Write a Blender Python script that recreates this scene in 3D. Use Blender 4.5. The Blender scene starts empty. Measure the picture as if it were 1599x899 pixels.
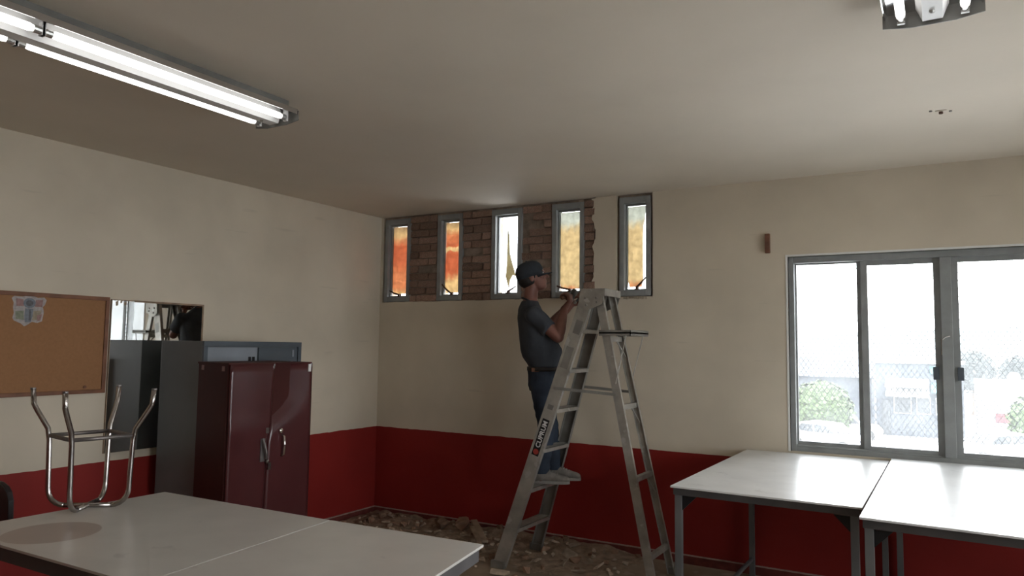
import bpy, bmesh, math, random
from mathutils import Vector, Matrix, noise
random.seed(7)
S = bpy.context.scene
COL = S.collection
V = Vector
PI = math.pi

# ------------------------------------------------------------------ camera
YAW, PITCH, ROLL = 0.530006, 0.078433, 0.013233
FPX = 1151.056
CAM = V((4.6811, -5.4742, 1.5799))
f0 = V((-math.sin(YAW), math.cos(YAW), 0)); r0 = V((math.cos(YAW), math.sin(YAW), 0)); u0 = V((0, 0, 1))
fw = f0*math.cos(PITCH) + u0*math.sin(PITCH)
up = u0*math.cos(PITCH) - f0*math.sin(PITCH)
rt = r0*math.cos(ROLL) + up*math.sin(ROLL)
up = up*math.cos(ROLL) - r0*math.sin(ROLL)
cd = bpy.data.cameras.new('camera'); cam = bpy.data.objects.new('camera', cd); COL.objects.link(cam)
cd.sensor_width = 36.0; cd.lens = FPX/1599*36.0; cd.clip_start = 0.05; cd.clip_end = 500
cam.matrix_world = Matrix(((rt.x, up.x, -fw.x, CAM.x), (rt.y, up.y, -fw.y, CAM.y), (rt.z, up.z, -fw.z, CAM.z), (0, 0, 0, 1)))
S.camera = cam

# ------------------------------------------------------------------ world, light, exposure
SKY = 10.0
TUBE = 2.8
w = bpy.data.worlds.new('overcast'); S.world = w; w.use_nodes = True
bg = w.node_tree.nodes['Background']; bg.inputs[0].default_value = (0.93, 0.97, 1.0, 1); bg.inputs[1].default_value = SKY
def portal(name, x, z, sx, sz, y=.24, r=-PI/2, rz=0):
    l = bpy.data.lights.new(name, 'AREA'); l.shape = 'RECTANGLE'; l.size = sx; l.size_y = sz; l.energy = 1
    l.cycles.is_portal = True
    o = bpy.data.objects.new(name, l); COL.objects.link(o); o.location = (x, y, z); o.rotation_euler = (r, 0, rz)
portal('window_portal', 4.70, 1.555, 1.96, 1.40)
portal('slit_portal', 1.38, 2.38, 2.75, 0.85)
portal('fill_portal', 7.45, 1.6, 4.2, 1.5, -3.05, PI/2, PI/2)
vs = S.view_settings
S.display_settings.display_device = 'sRGB'
vs.view_transform = 'Standard'; vs.look = 'None'; vs.gamma = 1.0; vs.use_curve_mapping = False
vs.exposure = 0.30

# ------------------------------------------------------------------ materials
def lin(c):
    return tuple((x/12.92 if x <= .04045 else ((x+.055)/1.055)**2.4) for x in c)
def newmat(name):
    m = bpy.data.materials.new(name); m.use_nodes = True
    return m, m.node_tree.nodes, m.node_tree.links
def mat(name, col, rough=.6, metal=0.0, var=.18, scale=6.0, bump=0.0, bscale=40.0, spec=.4, rnd=0.0, spots=None):
    m, N, L = newmat(name)
    b = N['Principled BSDF']; b.inputs['Roughness'].default_value = rough; b.inputs['Metallic'].default_value = metal
    b.inputs['Specular IOR Level'].default_value = spec
    tc = N.new('ShaderNodeTexCoord'); nz = N.new('ShaderNodeTexNoise'); nz.inputs['Scale'].default_value = scale; nz.inputs['Detail'].default_value = 5
    L.new(tc.outputs['Object'], nz.inputs['Vector'])
    cr = N.new('ShaderNodeValToRGB'); e = cr.color_ramp.elements
    e[0].position = .3; e[1].position = .7
    e[0].color = tuple(max(0, c*(1-var)) for c in col)+(1,); e[1].color = tuple(min(1, c*(1+var)) for c in col)+(1,)
    L.new(nz.outputs['Fac'], cr.inputs['Fac'])
    out = cr.outputs['Color']
    if spots:
        n2 = N.new('ShaderNodeTexNoise'); n2.inputs['Scale'].default_value = spots[1]; n2.inputs['Detail'].default_value = 3
        L.new(tc.outputs['Object'], n2.inputs['Vector'])
        r2 = N.new('ShaderNodeValToRGB'); r2.color_ramp.elements[0].position = spots[2]; r2.color_ramp.elements[1].position = spots[2]+.06
        L.new(n2.outputs['Fac'], r2.inputs['Fac'])
        mx = N.new('ShaderNodeMixRGB'); mx.inputs[2].default_value = tuple(spots[0])+(1,)
        L.new(r2.outputs['Color'], mx.inputs[0]); L.new(out, mx.inputs[1]); out = mx.outputs[0]
    if rnd:
        oi = N.new('ShaderNodeObjectInfo'); hs = N.new('ShaderNodeHueSaturation')
        mr = N.new('ShaderNodeMapRange'); mr.inputs[3].default_value = 1-rnd; mr.inputs[4].default_value = 1+rnd
        L.new(oi.outputs['Random'], mr.inputs[0]); L.new(mr.outputs[0], hs.inputs['Value']); L.new(out, hs.inputs['Color']); out = hs.outputs['Color']
    L.new(out, b.inputs['Base Color'])
    if bump:
        n3 = N.new('ShaderNodeTexNoise'); n3.inputs['Scale'].default_value = bscale; n3.inputs['Detail'].default_value = 4
        L.new(tc.outputs['Object'], n3.inputs['Vector'])
        bp = N.new('ShaderNodeBump'); bp.inputs['Strength'].default_value = bump; bp.inputs['Distance'].default_value = .01
        L.new(n3.outputs['Fac'], bp.inputs['Height']); L.new(bp.outputs['Normal'], b.inputs['Normal'])
    return m

CREAM = (.675, .595, .475); RED = (.27, .022, .018)
def wall_paint():
    m, N, L = newmat('cream_wall_with_red_dado')
    b = N['Principled BSDF']; b.inputs['Roughness'].default_value = .55; b.inputs['Specular IOR Level'].default_value = .25
    g = N.new('ShaderNodeNewGeometry'); sp = N.new('ShaderNodeSeparateXYZ'); L.new(g.outputs['Position'], sp.inputs[0])
    n1 = N.new('ShaderNodeTexNoise'); n1.inputs['Scale'].default_value = 9; L.new(g.outputs['Position'], n1.inputs['Vector'])
    ma = N.new('ShaderNodeMath'); ma.operation = 'MULTIPLY_ADD'; ma.inputs[1].default_value = .012; L.new(n1.outputs['Fac'], ma.inputs[0]); L.new(sp.outputs['Z'], ma.inputs[2])
    gt = N.new('ShaderNodeMath'); gt.operation = 'GREATER_THAN'; gt.inputs[1].default_value = .811; L.new(ma.outputs[0], gt.inputs[0])
    n2 = N.new('ShaderNodeTexNoise'); n2.inputs['Scale'].default_value = 1.6; n2.inputs['Detail'].default_value = 6; L.new(g.outputs['Position'], n2.inputs['Vector'])
    c1 = N.new('ShaderNodeValToRGB'); e = c1.color_ramp.elements; e[0].position = .3; e[1].position = .65
    e[0].color = tuple(c*.9 for c in CREAM)+(1,); e[1].color = tuple(c*1.05 for c in CREAM)+(1,); L.new(n2.outputs['Fac'], c1.inputs['Fac'])
    # scuffs: horizontal rubbed marks
    mp = N.new('ShaderNodeMapping'); mp.inputs['Scale'].default_value = (1.6, 1.6, 14); L.new(g.outputs['Position'], mp.inputs['Vector'])
    n3 = N.new('ShaderNodeTexNoise'); n3.inputs['Scale'].default_value = 1.3; n3.inputs['Detail'].default_value = 4; L.new(mp.outputs[0], n3.inputs['Vector'])
    r3 = N.new('ShaderNodeValToRGB'); r3.color_ramp.elements[0].position = .66; r3.color_ramp.elements[1].position = .78; L.new(n3.outputs['Fac'], r3.inputs['Fac'])
    mm = N.new('ShaderNodeMath'); mm.operation = 'MULTIPLY'; mm.inputs[1].default_value = .3; L.new(r3.outputs['Color'], mm.inputs[0])
    mx0 = N.new('ShaderNodeMixRGB'); mx0.inputs[2].default_value = (.36, .32, .26, 1); L.new(mm.outputs[0], mx0.inputs[0]); L.new(c1.outputs[0], mx0.inputs[1])
    c2 = N.new('ShaderNodeValToRGB'); e = c2.color_ramp.elements; e[0].position = .3; e[1].position = .7
    e[0].color = tuple(c*.85 for c in RED)+(1,); e[1].color = tuple(c*1.1 for c in RED)+(1,); L.new(n2.outputs['Fac'], c2.inputs['Fac'])
    mx = N.new('ShaderNodeMixRGB'); L.new(gt.outputs[0], mx.inputs[0]); L.new(c2.outputs[0], mx.inputs[1]); L.new(mx0.outputs[0], mx.inputs[2])
    L.new(mx.outputs[0], b.inputs['Base Color'])
    n4 = N.new('ShaderNodeTexNoise'); n4.inputs['Scale'].default_value = 14; n4.inputs['Detail'].default_value = 5; L.new(g.outputs['Position'], n4.inputs['Vector'])
    bp = N.new('ShaderNodeBump'); bp.inputs['Strength'].default_value = .12; bp.inputs['Distance'].default_value = .01
    L.new(n4.outputs['Fac'], bp.inputs['Height']); L.new(bp.outputs['Normal'], b.inputs['Normal'])
    return m
def glass_mat(name, haze, tint=(1, 1, 1)):
    m, N, L = newmat(name); N.remove(N['Principled BSDF'])
    o = N['Material Output']; t = N.new('ShaderNodeBsdfTransparent'); t.inputs[0].default_value = tuple(tint)+(1,)
    g = N.new('ShaderNodeBsdfGlossy'); g.inputs['Roughness'].default_value = .03
    fr = N.new('ShaderNodeFresnel'); fr.inputs[0].default_value = 1.45
    m1 = N.new('ShaderNodeMixShader'); L.new(fr.outputs[0], m1.inputs[0]); L.new(t.outputs[0], m1.inputs[1]); L.new(g.outputs[0], m1.inputs[2])
    tr = N.new('ShaderNodeBsdfTranslucent'); tr.inputs[0].default_value = (.8, .82, .83, 1)
    tc = N.new('ShaderNodeTexCoord'); nz = N.new('ShaderNodeTexNoise'); nz.inputs['Scale'].default_value = 5; nz.inputs['Detail'].default_value = 5; L.new(tc.outputs['Object'], nz.inputs['Vector'])
    mr = N.new('ShaderNodeMapRange'); mr.inputs[1].default_value = .3; mr.inputs[2].default_value = .7; mr.inputs[3].default_value = haze*.6; mr.inputs[4].default_value = haze*1.4; L.new(nz.outputs['Fac'], mr.inputs[0])
    m2 = N.new('ShaderNodeMixShader'); L.new(mr.outputs[0], m2.inputs[0]); L.new(m1.outputs[0], m2.inputs[1]); L.new(tr.outputs[0], m2.inputs[2])
    L.new(m2.outputs[0], o.inputs['Surface'])
    return m
def paper_mat(name, stops, k=1.0):
    m, N, L = newmat(name); N.remove(N['Principled BSDF']); o = N['Material Output']
    tc = N.new('ShaderNodeTexCoord'); sp = N.new('ShaderNodeSeparateXYZ'); L.new(tc.outputs['Object'], sp.inputs[0])
    mp = N.new('ShaderNodeMapping'); mp.inputs['Scale'].default_value = (14, 1, 5); L.new(tc.outputs['Object'], mp.inputs[0])
    nz = N.new('ShaderNodeTexNoise'); nz.inputs['Scale'].default_value = 1.6; nz.inputs['Detail'].default_value = 6; L.new(mp.outputs[0], nz.inputs['Vector'])
    a = N.new('ShaderNodeMath'); a.operation = 'MULTIPLY_ADD'; a.inputs[1].default_value = 1/.66; a.inputs[2].default_value = .5-.12; L.new(sp.outputs['Z'], a.inputs[0])
    b2 = N.new('ShaderNodeMath'); b2.operation = 'MULTIPLY_ADD'; b2.inputs[1].default_value = .24; L.new(nz.outputs['Fac'], b2.inputs[0]); L.new(a.outputs[0], b2.inputs[2])
    cr = N.new('ShaderNodeValToRGB'); e = cr.color_ramp.elements
    while len(e) < len(stops): e.new(.5)
    for q, (p, c) in zip(e, stops): q.position = p; q.color = tuple(x*k for x in c)+(1,)
    L.new(b2.outputs[0], cr.inputs[0])
    n2 = N.new('ShaderNodeTexNoise'); n2.inputs['Scale'].default_value = 22; L.new(tc.outputs['Object'], n2.inputs['Vector'])
    r2 = N.new('ShaderNodeMapRange'); r2.inputs[1].default_value = .35; r2.inputs[2].default_value = .65; r2.inputs[3].default_value = .85; r2.inputs[4].default_value = 1.1; L.new(n2.outputs['Fac'], r2.inputs[0])
    mu = N.new('ShaderNodeMixRGB'); mu.blend_type = 'MULTIPLY'; mu.inputs[0].default_value = 1; L.new(cr.outputs[0], mu.inputs[1]); L.new(r2.outputs[0], mu.inputs[2])
    t = N.new('ShaderNodeBsdfTranslucent'); d = N.new('ShaderNodeBsdfDiffuse'); L.new(mu.outputs[0], t.inputs[0]); L.new(mu.outputs[0], d.inputs[0])
    mx = N.new('ShaderNodeMixShader'); mx.inputs[0].default_value = .25; L.new(t.outputs[0], mx.inputs[1]); L.new(d.outputs[0], mx.inputs[2]); L.new(mx.outputs[0], o.inputs['Surface'])
    return m
def emit_mat(name, col, s):
    m, N, L = newmat(name); N.remove(N['Principled BSDF']); e = N.new('ShaderNodeEmission'); e.inputs[0].default_value = tuple(col)+(1,); e.inputs[1].default_value = s
    L.new(e.outputs[0], N['Material Output'].inputs['Surface']); return m

M = {}
M['wall'] = wall_paint()
M['ceiling'] = mat('ceiling_plaster', (.72, .645, .54), .75, var=.05, scale=1.2, bump=.08, bscale=9)
M['floor'] = mat('dusty_concrete_floor', (.30, .235, .17), .8, var=.25, scale=3, bump=.3, bscale=25, spots=((.36, .29, .22), 7, .55))
M['mortar'] = mat('rough_mortar', (.29, .225, .175), .9, var=.35, scale=12, bump=.9, bscale=30)
M['brick'] = mat('dusty_brick', (.36, .225, .165), .9, var=.34, scale=11, bump=.8, bscale=45, rnd=.3, spots=((.42, .33, .26), 16, .60))
M['plaster_edge'] = mat('broken_plaster', (.42, .35, .27), .9, var=.3, scale=20, bump=.8, bscale=60)
M['baseboard'] = mat('dusty_red_baseboard', (.16, .035, .028), .7, var=.3, scale=14)
M['ledge'] = mat('dusty_lit_ledge', (.42, .30, .26), .8, var=.25, scale=14)  # baseboard top: dust, plus light on the edge painted into the colour
M['grey_frame'] = mat('grey_window_paint', (.285, .295, .29), .5, var=.12, scale=10)
M['rust'] = mat('rusty_iron', (.11, .055, .035), .7, metal=.3, var=.4, scale=30)
M['white_reveal'] = mat('white_reveal_plaster', (.8, .79, .76), .8, var=.05)
M['glass'] = glass_mat('hazy_window_glass', .062)
M['glass_small'] = glass_mat('dirty_slit_glass', .02)
M['wire'] = mat('galvanised_wire', (.10, .105, .11), .5, metal=.4)
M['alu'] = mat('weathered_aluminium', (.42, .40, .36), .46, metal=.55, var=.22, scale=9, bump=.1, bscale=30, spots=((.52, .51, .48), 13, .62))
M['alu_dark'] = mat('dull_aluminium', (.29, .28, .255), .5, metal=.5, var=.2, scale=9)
M['black'] = mat('black_sticker', (.012, .012, .013), .4)
M['white'] = mat('white_print', (.75, .74, .72), .5, var=.05)
M['redprint'] = mat('red_print', (.38, .05, .04), .5)
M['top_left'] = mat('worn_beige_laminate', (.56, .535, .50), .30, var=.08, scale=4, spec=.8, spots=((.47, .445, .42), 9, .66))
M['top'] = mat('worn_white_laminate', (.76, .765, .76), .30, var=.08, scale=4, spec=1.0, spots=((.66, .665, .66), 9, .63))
M['apron'] = mat('dark_grey_steel', (.085, .08, .08), .5, metal=.2, var=.2)
M['edge'] = mat('table_edge', (.16, .14, .135), .6)
M['leg'] = mat('grey_steel_leg', (.15, .155, .155), .45, metal=.2, var=.15)
M['locker'] = mat('grey_locker_enamel', (.14, .15, .155), .38, var=.12, scale=3, bump=.04, bscale=3)
M['locker_dark'] = mat('blue_grey_locker_frame', (.085, .10, .115), .4, var=.1)
M['locker_pale'] = mat('pale_grey_locker_door', (.24, .26, .29), .35, var=.12, scale=4)
M['maroon'] = mat('maroon_enamel', (.072, .019, .020), .25, var=.12, scale=3, spec=.5, bump=.05, bscale=3.5)
M['maroon_dark'] = mat('maroon_enamel_side', (.062, .017, .015), .6, var=.12, scale=3, spec=.15)
M['seam'] = mat('dark_gap', (.01, .008, .008), .8)
M['chrome'] = mat('chrome', (.72, .70, .68), .16, metal=1, var=.05, scale=12)
M['oldchrome'] = mat('old_chrome_tube', (.42, .39, .37), .24, metal=1, var=.15, scale=14)
M['oldchrome2'] = mat('tarnished_steel', (.20, .18, .17), .45, metal=.7, var=.2, scale=14)
M['reflector'] = mat('mirror_reflector', (.66, .66, .66), .12, metal=1, var=.05)
M['spine'] = mat('white_fixture_steel', (.80, .80, .79), .3, var=.04)
M['endplate'] = mat('grey_fixture_end', (.22, .215, .2), .45, metal=.4)
M['tube'] = emit_mat('fluorescent_tube', (1.0, .98, .95), TUBE)
M['tubecap'] = mat('tube_cap', (.5, .5, .48), .3, metal=.8)
M['cork'] = mat('cork', (.33, .165, .075), .85, var=.06, scale=60, bump=.2, bscale=120)
M['corkframe'] = mat('brown_wood_frame', (.20, .085, .045), .5, var=.25, scale=12)
M['wood'] = mat('brown_wood', (.17, .075, .045), .6, var=.3, scale=20)
M['oldwood'] = mat('dusty_timber', (.36, .28, .20), .85, var=.25, scale=12)
M['mirror'] = mat('mirror_silver', (.80, .81, .79), .015, metal=1, var=.01)
M['mirroredge'] = mat('mirror_edge', (.30, .20, .13), .5, var=.3, scale=18)
M['shirt'] = mat('charcoal_tshirt', (.042, .047, .056), .85, var=.15, scale=9, bump=.3, bscale=25)
M['jeans'] = mat('dark_blue_denim', (.028, .038, .058), .85, var=.25, scale=9, bump=.3, bscale=30)
M['skin'] = mat('skin', (.20, .088, .066), .5, var=.1, scale=12)
M['hair'] = mat('black_hair', (.016, .013, .012), .6, bump=.5, bscale=150)
M['cap'] = mat('navy_cap', (.022, .028, .036), .8, var=.15, scale=20)
M['shoe'] = mat('dusty_grey_shoe', (.22, .20, .18), .8, var=.25, scale=18)
M['sole'] = mat('pale_sole', (.30, .28, .26), .8)
M['belt'] = mat('brown_leather', (.022, .018, .016), .6)
M['eye'] = mat('eye_white', (.6, .58, .55), .3)
M['iron'] = mat('tool_steel', (.15, .145, .14), .35, metal=.8)
M['plastic'] = mat('black_plastic', (.018, .014, .016), .4)
M['chunk_plaster'] = mat('plaster_chunk', (.46, .37, .28), .9, var=.25, scale=25, rnd=.3, bump=.5, bscale=60)
M['chunk_brick'] = mat('brick_chunk', (.27, .165, .11), .9, var=.3, scale=25, rnd=.3, bump=.5, bscale=60)
M['dust'] = mat('rubble_dust', (.31, .23, .165), .95, var=.35, scale=14, bump=1.0, bscale=70)
M['asphalt'] = mat('pale_street', (.55, .55, .55), .9, var=.1, scale=.3)
M['bush'] = mat('clipped_foliage', (.062, .09, .04), .8, var=.4, scale=5)
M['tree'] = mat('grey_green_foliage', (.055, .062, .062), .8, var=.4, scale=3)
M['trunk'] = mat('bark', (.12, .09, .07), .9)
M['carwhite'] = mat('white_car_paint', (.62, .63, .65), .3, var=.03)
M['carglass'] = mat('car_glass', (.04, .045, .05), .15)
M['tyre'] = mat('tyre', (.04, .04, .04), .8)
M['bld_grey'] = mat('grey_building', (.075, .083, .095), .8, var=.15, scale=.6)
M['bld_pale'] = mat('pale_building', (.4, .41, .42), .8, var=.06)
M['bld_glass'] = mat('shop_window', (.05, .055, .06), .3)
M['turq'] = mat('turquoise_awning', (.07, .16, .165), .7)
M['pink'] = mat('faded_red_wall', (.15, .06, .065), .8)
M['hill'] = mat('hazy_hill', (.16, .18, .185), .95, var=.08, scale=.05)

# table top with a darker round patch
def disc_top():
    m = M['top_left'].copy(); m.name = 'white_laminate_with_round_mark'
    N, L = m.node_tree.nodes, m.node_tree.links; b = N['Principled BSDF']
    src = b.inputs['Base Color'].links[0].from_socket
    g = N.new('ShaderNodeNewGeometry'); sub = N.new('ShaderNodeVectorMath'); sub.operation = 'DISTANCE'
    L.new(g.outputs['Position'], sub.inputs[0]); sub.inputs[1].default_value = DARK_DISC
    lt = N.new('ShaderNodeMath'); lt.operation = 'LESS_THAN'; lt.inputs[1].default_value = DARK_DISC_R; L.new(sub.outputs['Value'], lt.inputs[0])
    k = N.new('ShaderNodeMath'); k.operation = 'MULTIPLY'; k.inputs[1].default_value = .8; L.new(lt.outputs[0], k.inputs[0])
    mx = N.new('ShaderNodeMixRGB'); mx.inputs[2].default_value = (.34, .27, .24, 1); L.new(k.outputs[0], mx.inputs[0]); L.new(src, mx.inputs[1]); L.new(mx.outputs[0], b.inputs['Base Color'])
    return m
DARK_DISC = (1.795, -3.911, .866); DARK_DISC_R = .163
M['top_with_disc'] = disc_top()

# ------------------------------------------------------------------ helpers
def B(): return bmesh.new()
def bx(bm, x0, x1, y0, y1, z0, z1, mtx=None):
    c = [V((x, y, z)) for z in (z0, z1) for y in (y0, y1) for x in (x0, x1)]
    if mtx: c = [mtx @ p for p in c]
    v = [bm.verts.new(p) for p in c]
    for q in ((0, 2, 3, 1), (4, 5, 7, 6), (0, 1, 5, 4), (2, 6, 7, 3), (0, 4, 6, 2), (1, 3, 7, 5)):
        bm.faces.new([v[i] for i in q])
def frame_of(d):
    d = d.normalized(); a = V((0, 0, 1)) if abs(d.z) < .9 else V((1, 0, 0))
    s = d.cross(a).normalized(); return s, s.cross(d).normalized()
def ring(bm, c, s, t, r1, r2, n):
    return [bm.verts.new(c + s*(r1*math.cos(2*PI*i/n)) + t*(r2*math.sin(2*PI*i/n))) for i in range(n)]
def skin_rings(bm, rs, cap=True):
    n = len(rs[0])
    for a, b in zip(rs, rs[1:]):
        for i in range(n): bm.faces.new((a[i], a[(i+1) % n], b[(i+1) % n], b[i]))
    if cap:
        bm.faces.new(list(reversed(rs[0]))); bm.faces.new(rs[-1])
def tube(bm, pts, r, n=10, closed=False):
    pts = [V(p) for p in pts]; k = len(pts); rr = r if isinstance(r, (list, tuple)) else [r]*k
    rs = []; s = None
    for i, p in enumerate(pts):
        d = (pts[min(i+1, k-1)] - pts[max(i-1, 0)])
        if s is None: s, t = frame_of(d)
        else:
            d = d.normalized(); s = (s - d*s.dot(d)).normalized(); t = s.cross(d).normalized()*1
            t = d.cross(s).normalized()
        if i == 0: t = d.normalized().cross(s).normalized()
        rs.append(ring(bm, p, s, t, rr[i], rr[i], n))
    skin_rings(bm, rs)
def capsule(bm, a, ra, b, rb, n=14, k=4):
    a, b = V(a), V(b); d = (b-a); L = d.length; d = d/L; s, t = frame_of(d); t = d.cross(s)
    rs = []
    for i in range(k):
        th = PI/2*(1 - (i+.35)/k); rs.append(ring(bm, a - d*ra*math.sin(th), s, t, ra*math.cos(th), ra*math.cos(th), n))
    rs.append(ring(bm, a, s, t, ra, ra, n)); rs.append(ring(bm, b, s, t, rb, rb, n))
    for i in range(k-1, -1, -1):
        th = PI/2*(1 - (i+.35)/k); rs.append(ring(bm, b + d*rb*math.sin(th), s, t, rb*math.cos(th), rb*math.cos(th), n))
    skin_rings(bm, rs)
def loft(bm, rings, n=20):
    # rings: (centre, s-axis*r, t-axis*r)
    rs = []
    for c, s, t in rings:
        c, s, t = V(c), V(s), V(t)
        rs.append([bm.verts.new(c + s*math.cos(2*PI*i/n) + t*math.sin(2*PI*i/n)) for i in range(n)])
    skin_rings(bm, rs)
def ellip(bm, c, ax, ay, az, n=20, m=12):
    c = V(c); ax, ay, az = V(ax), V(ay), V(az)
    rs = []
    for j in range(m):
        th = -PI/2 + PI*(j+.5)/m
        rs.append([bm.verts.new(c + az*math.sin(th) + ax*(math.cos(th)*math.cos(2*PI*i/n)) + ay*(math.cos(th)*math.sin(2*PI*i/n))) for i in range(n)])
    skin_rings(bm, rs)
def prism(bm, poly, ext):
    # polygon (list of 3D points) extruded by vector ext
    e = V(ext); a = [bm.verts.new(V(p)) for p in poly]; b = [bm.verts.new(V(p)+e) for p in poly]; n = len(a)
    bm.faces.new(a); bm.faces.new(list(reversed(b)))
    for i in range(n): bm.faces.new((a[(i+1) % n], a[i], b[i], b[(i+1) % n]))
def wloc(o):
    p = V((0, 0, 0))
    while o is not None: p = p + o.location; o = o.parent
    return p
def mk(name, bm, m, parent=None, bevel=0, smooth=False, origin=None):
    bmesh.ops.recalc_face_normals(bm, faces=bm.faces[:])
    if bevel:
        ed = [e for e in bm.edges if len(e.link_faces) == 2 and e.calc_face_angle(0) > .5]
        bmesh.ops.bevel(bm, geom=ed, offset=bevel, segments=2, affect='EDGES', profile=.6, clamp_overlap=True)
    o0 = wloc(parent) if parent else V((0, 0, 0))
    loc = V((0, 0, 0))
    if parent is None and bm.verts:
        if origin is None:
            xs = [v.co for v in bm.verts]
            lo = V([min(p[i] for p in xs) for i in range(3)]); hi = V([max(p[i] for p in xs) for i in range(3)])
            loc = V(((lo.x+hi.x)/2, (lo.y+hi.y)/2, lo.z))
        else: loc = V(origin)
        o0 = loc
    elif origin is not None:
        loc = V(origin) - o0; o0 = V(origin)
    bmesh.ops.translate(bm, verts=bm.verts[:], vec=-o0)
    me = bpy.data.meshes.new(name); bm.to_mesh(me); bm.free()
    if m: me.materials.append(m)
    if smooth:
        for p in me.polygons: p.use_smooth = True
    o = bpy.data.objects.new(name, me); COL.objects.link(o); o.location = loc
    if parent: o.parent = parent
    return o
def tag(o, label=None, cat=None, group=None, kind=None):
    if label: o['label'] = label
    if cat: o['category'] = cat
    if group: o['group'] = group
    if kind: o['kind'] = kind
    return o
def thing(name, loc, label, cat, group=None):
    o = bpy.data.objects.new(name, None); COL.objects.link(o); o.location = loc; o.empty_display_size = .1
    return tag(o, label, cat, group)
def struct(name, bm, m, label=None, **k):
    return tag(mk(name, bm, m, **k), label, None, None, 'structure')
def part(name, bm, m, parent, label=None, **k):
    o = mk(name, bm, m, parent, **k)
    if label: o['label'] = label
    return o
def remesh(o, vox, smooth_it=4):
    md = o.modifiers.new('r', 'REMESH'); md.mode = 'VOXEL'; md.voxel_size = vox; md.use_smooth_shade = True
    ms = o.modifiers.new('s', 'SMOOTH'); ms.factor = .5; ms.iterations = smooth_it
    dg = bpy.context.evaluated_depsgraph_get(); dg.update()
    me = bpy.data.meshes.new_from_object(o.evaluated_get(dg), depsgraph=dg)
    o.modifiers.clear(); old = o.data; mats = list(old.materials); o.data = me
    if not me.materials:
        for q in mats: me.materials.append(q)
    for p in me.polygons: p.use_smooth = True
    bpy.data.meshes.remove(old); me.name = o.name
    return o
def split(o):
    # every loose piece of a joined part becomes an object of its own with the same name and parent
    bm = bmesh.new(); bm.from_mesh(o.data); seen = set(); isl = []
    for v in bm.verts:
        if v.index in seen: continue
        st, cur = [v], []
        seen.add(v.index)
        while st:
            q = st.pop(); cur.append(q.index)
            for e in q.link_edges:
                w_ = e.other_vert(q)
                if w_.index not in seen: seen.add(w_.index); st.append(w_)
        isl.append(set(cur))
    me0 = o.data; out = [o]
    for k, ids in enumerate(isl):
        b2 = bm.copy(); b2.verts.ensure_lookup_table()
        bmesh.ops.delete(b2, geom=[v for v in b2.verts if v.index not in ids], context='VERTS')
        me = bpy.data.meshes.new(o.name.split('.')[0]); b2.to_mesh(me); b2.free()
        for q in me0.materials: me.materials.append(q)
        if k == 0: o.data = me
        else:
            c = o.copy(); c.data = me; COL.objects.link(c); out.append(c)
    bm.free(); return out
def arcpts(c, r, a0, a1, n, e1, e2):
    c, e1, e2 = V(c), V(e1), V(e2)
    return [c + e1*(r*math.cos(a0+(a1-a0)*i/n)) + e2*(r*math.sin(a0+(a1-a0)*i/n)) for i in range(n+1)]

def rect_ring(bm, x0, x1, z0, z1, bl, br, bt, bb, y0, y1):
    bx(bm, x0, x0+bl, y0, y1, z0, z1); bx(bm, x1-br, x1, y0, y1, z0, z1)
    bx(bm, x0+bl, x1-br, y0, y1, z1-bt, z1); bx(bm, x0+bl, x1-br, y0, y1, z0, z0+bb)

# ------------------------------------------------------------------ room shell
RX, RY, H = 7.2, -8.0, 2.8
bm = B(); bx(bm, -.2, RX+.2, RY-.2, .2, -.15, 0); struct('floor', bm, M['floor'], 'dusty bare concrete floor')
bm = B(); bx(bm, -.2, RX+.2, RY-.2, .2, H, H+.15); struct('ceiling', bm, M['ceiling'], 'plain off white plastered ceiling')
bm = B(); bx(bm, -.2, 0, RY, .2, 0, H); struct('wall_left', bm, M['wall'], 'cream wall with red lower band holding corkboard and mirror')
FILL_WIN = [(-5.1, -3.3), (-2.8, -1.0)]
bm = B(); x_ = [RY] + [q for p in FILL_WIN for q in p] + [.2]
bx(bm, RX, RX+.2, RY, .2, 0, .88); bx(bm, RX, RX+.2, RY, .2, 2.30, H)
for i in range(0, len(x_), 2): bx(bm, RX, RX+.2, x_[i], x_[i+1], .88, 2.30)
struct('wall_right', bm, M['wall'], 'cream wall to the right of the camera with added fill windows')
# unseen windows added in the right wall to bring in side light
bm = B(); bx(bm, -.2, RX+.2, RY-.2, RY, 0, H); struct('wall_front', bm, M['wall'], 'plain cream wall behind the camera')
for k, (p, q) in enumerate(FILL_WIN):
    bm = B(); 
    for a_, b_, c_, d_ in ((p, p+.036, .88, 2.30), (q-.036, q, .88, 2.30), (p+.036, q-.036, .88, .91), (p+.036, q-.036, 2.254, 2.30), ((p+q)/2-.03, (p+q)/2+.03, .91, 2.254)):
        bx(bm, RX+.02, RX+.10, a_, b_, c_, d_)
    wo = struct('window_%d' % (7+k), bm, M['grey_frame'], 'grey framed window added unseen in the right wall for fill light')
    bm = B(); bx(bm, RX+.06, RX+.065, p+.03, q-.03, .9, 2.26); part('pane', bm, M['glass'], wo)

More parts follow.
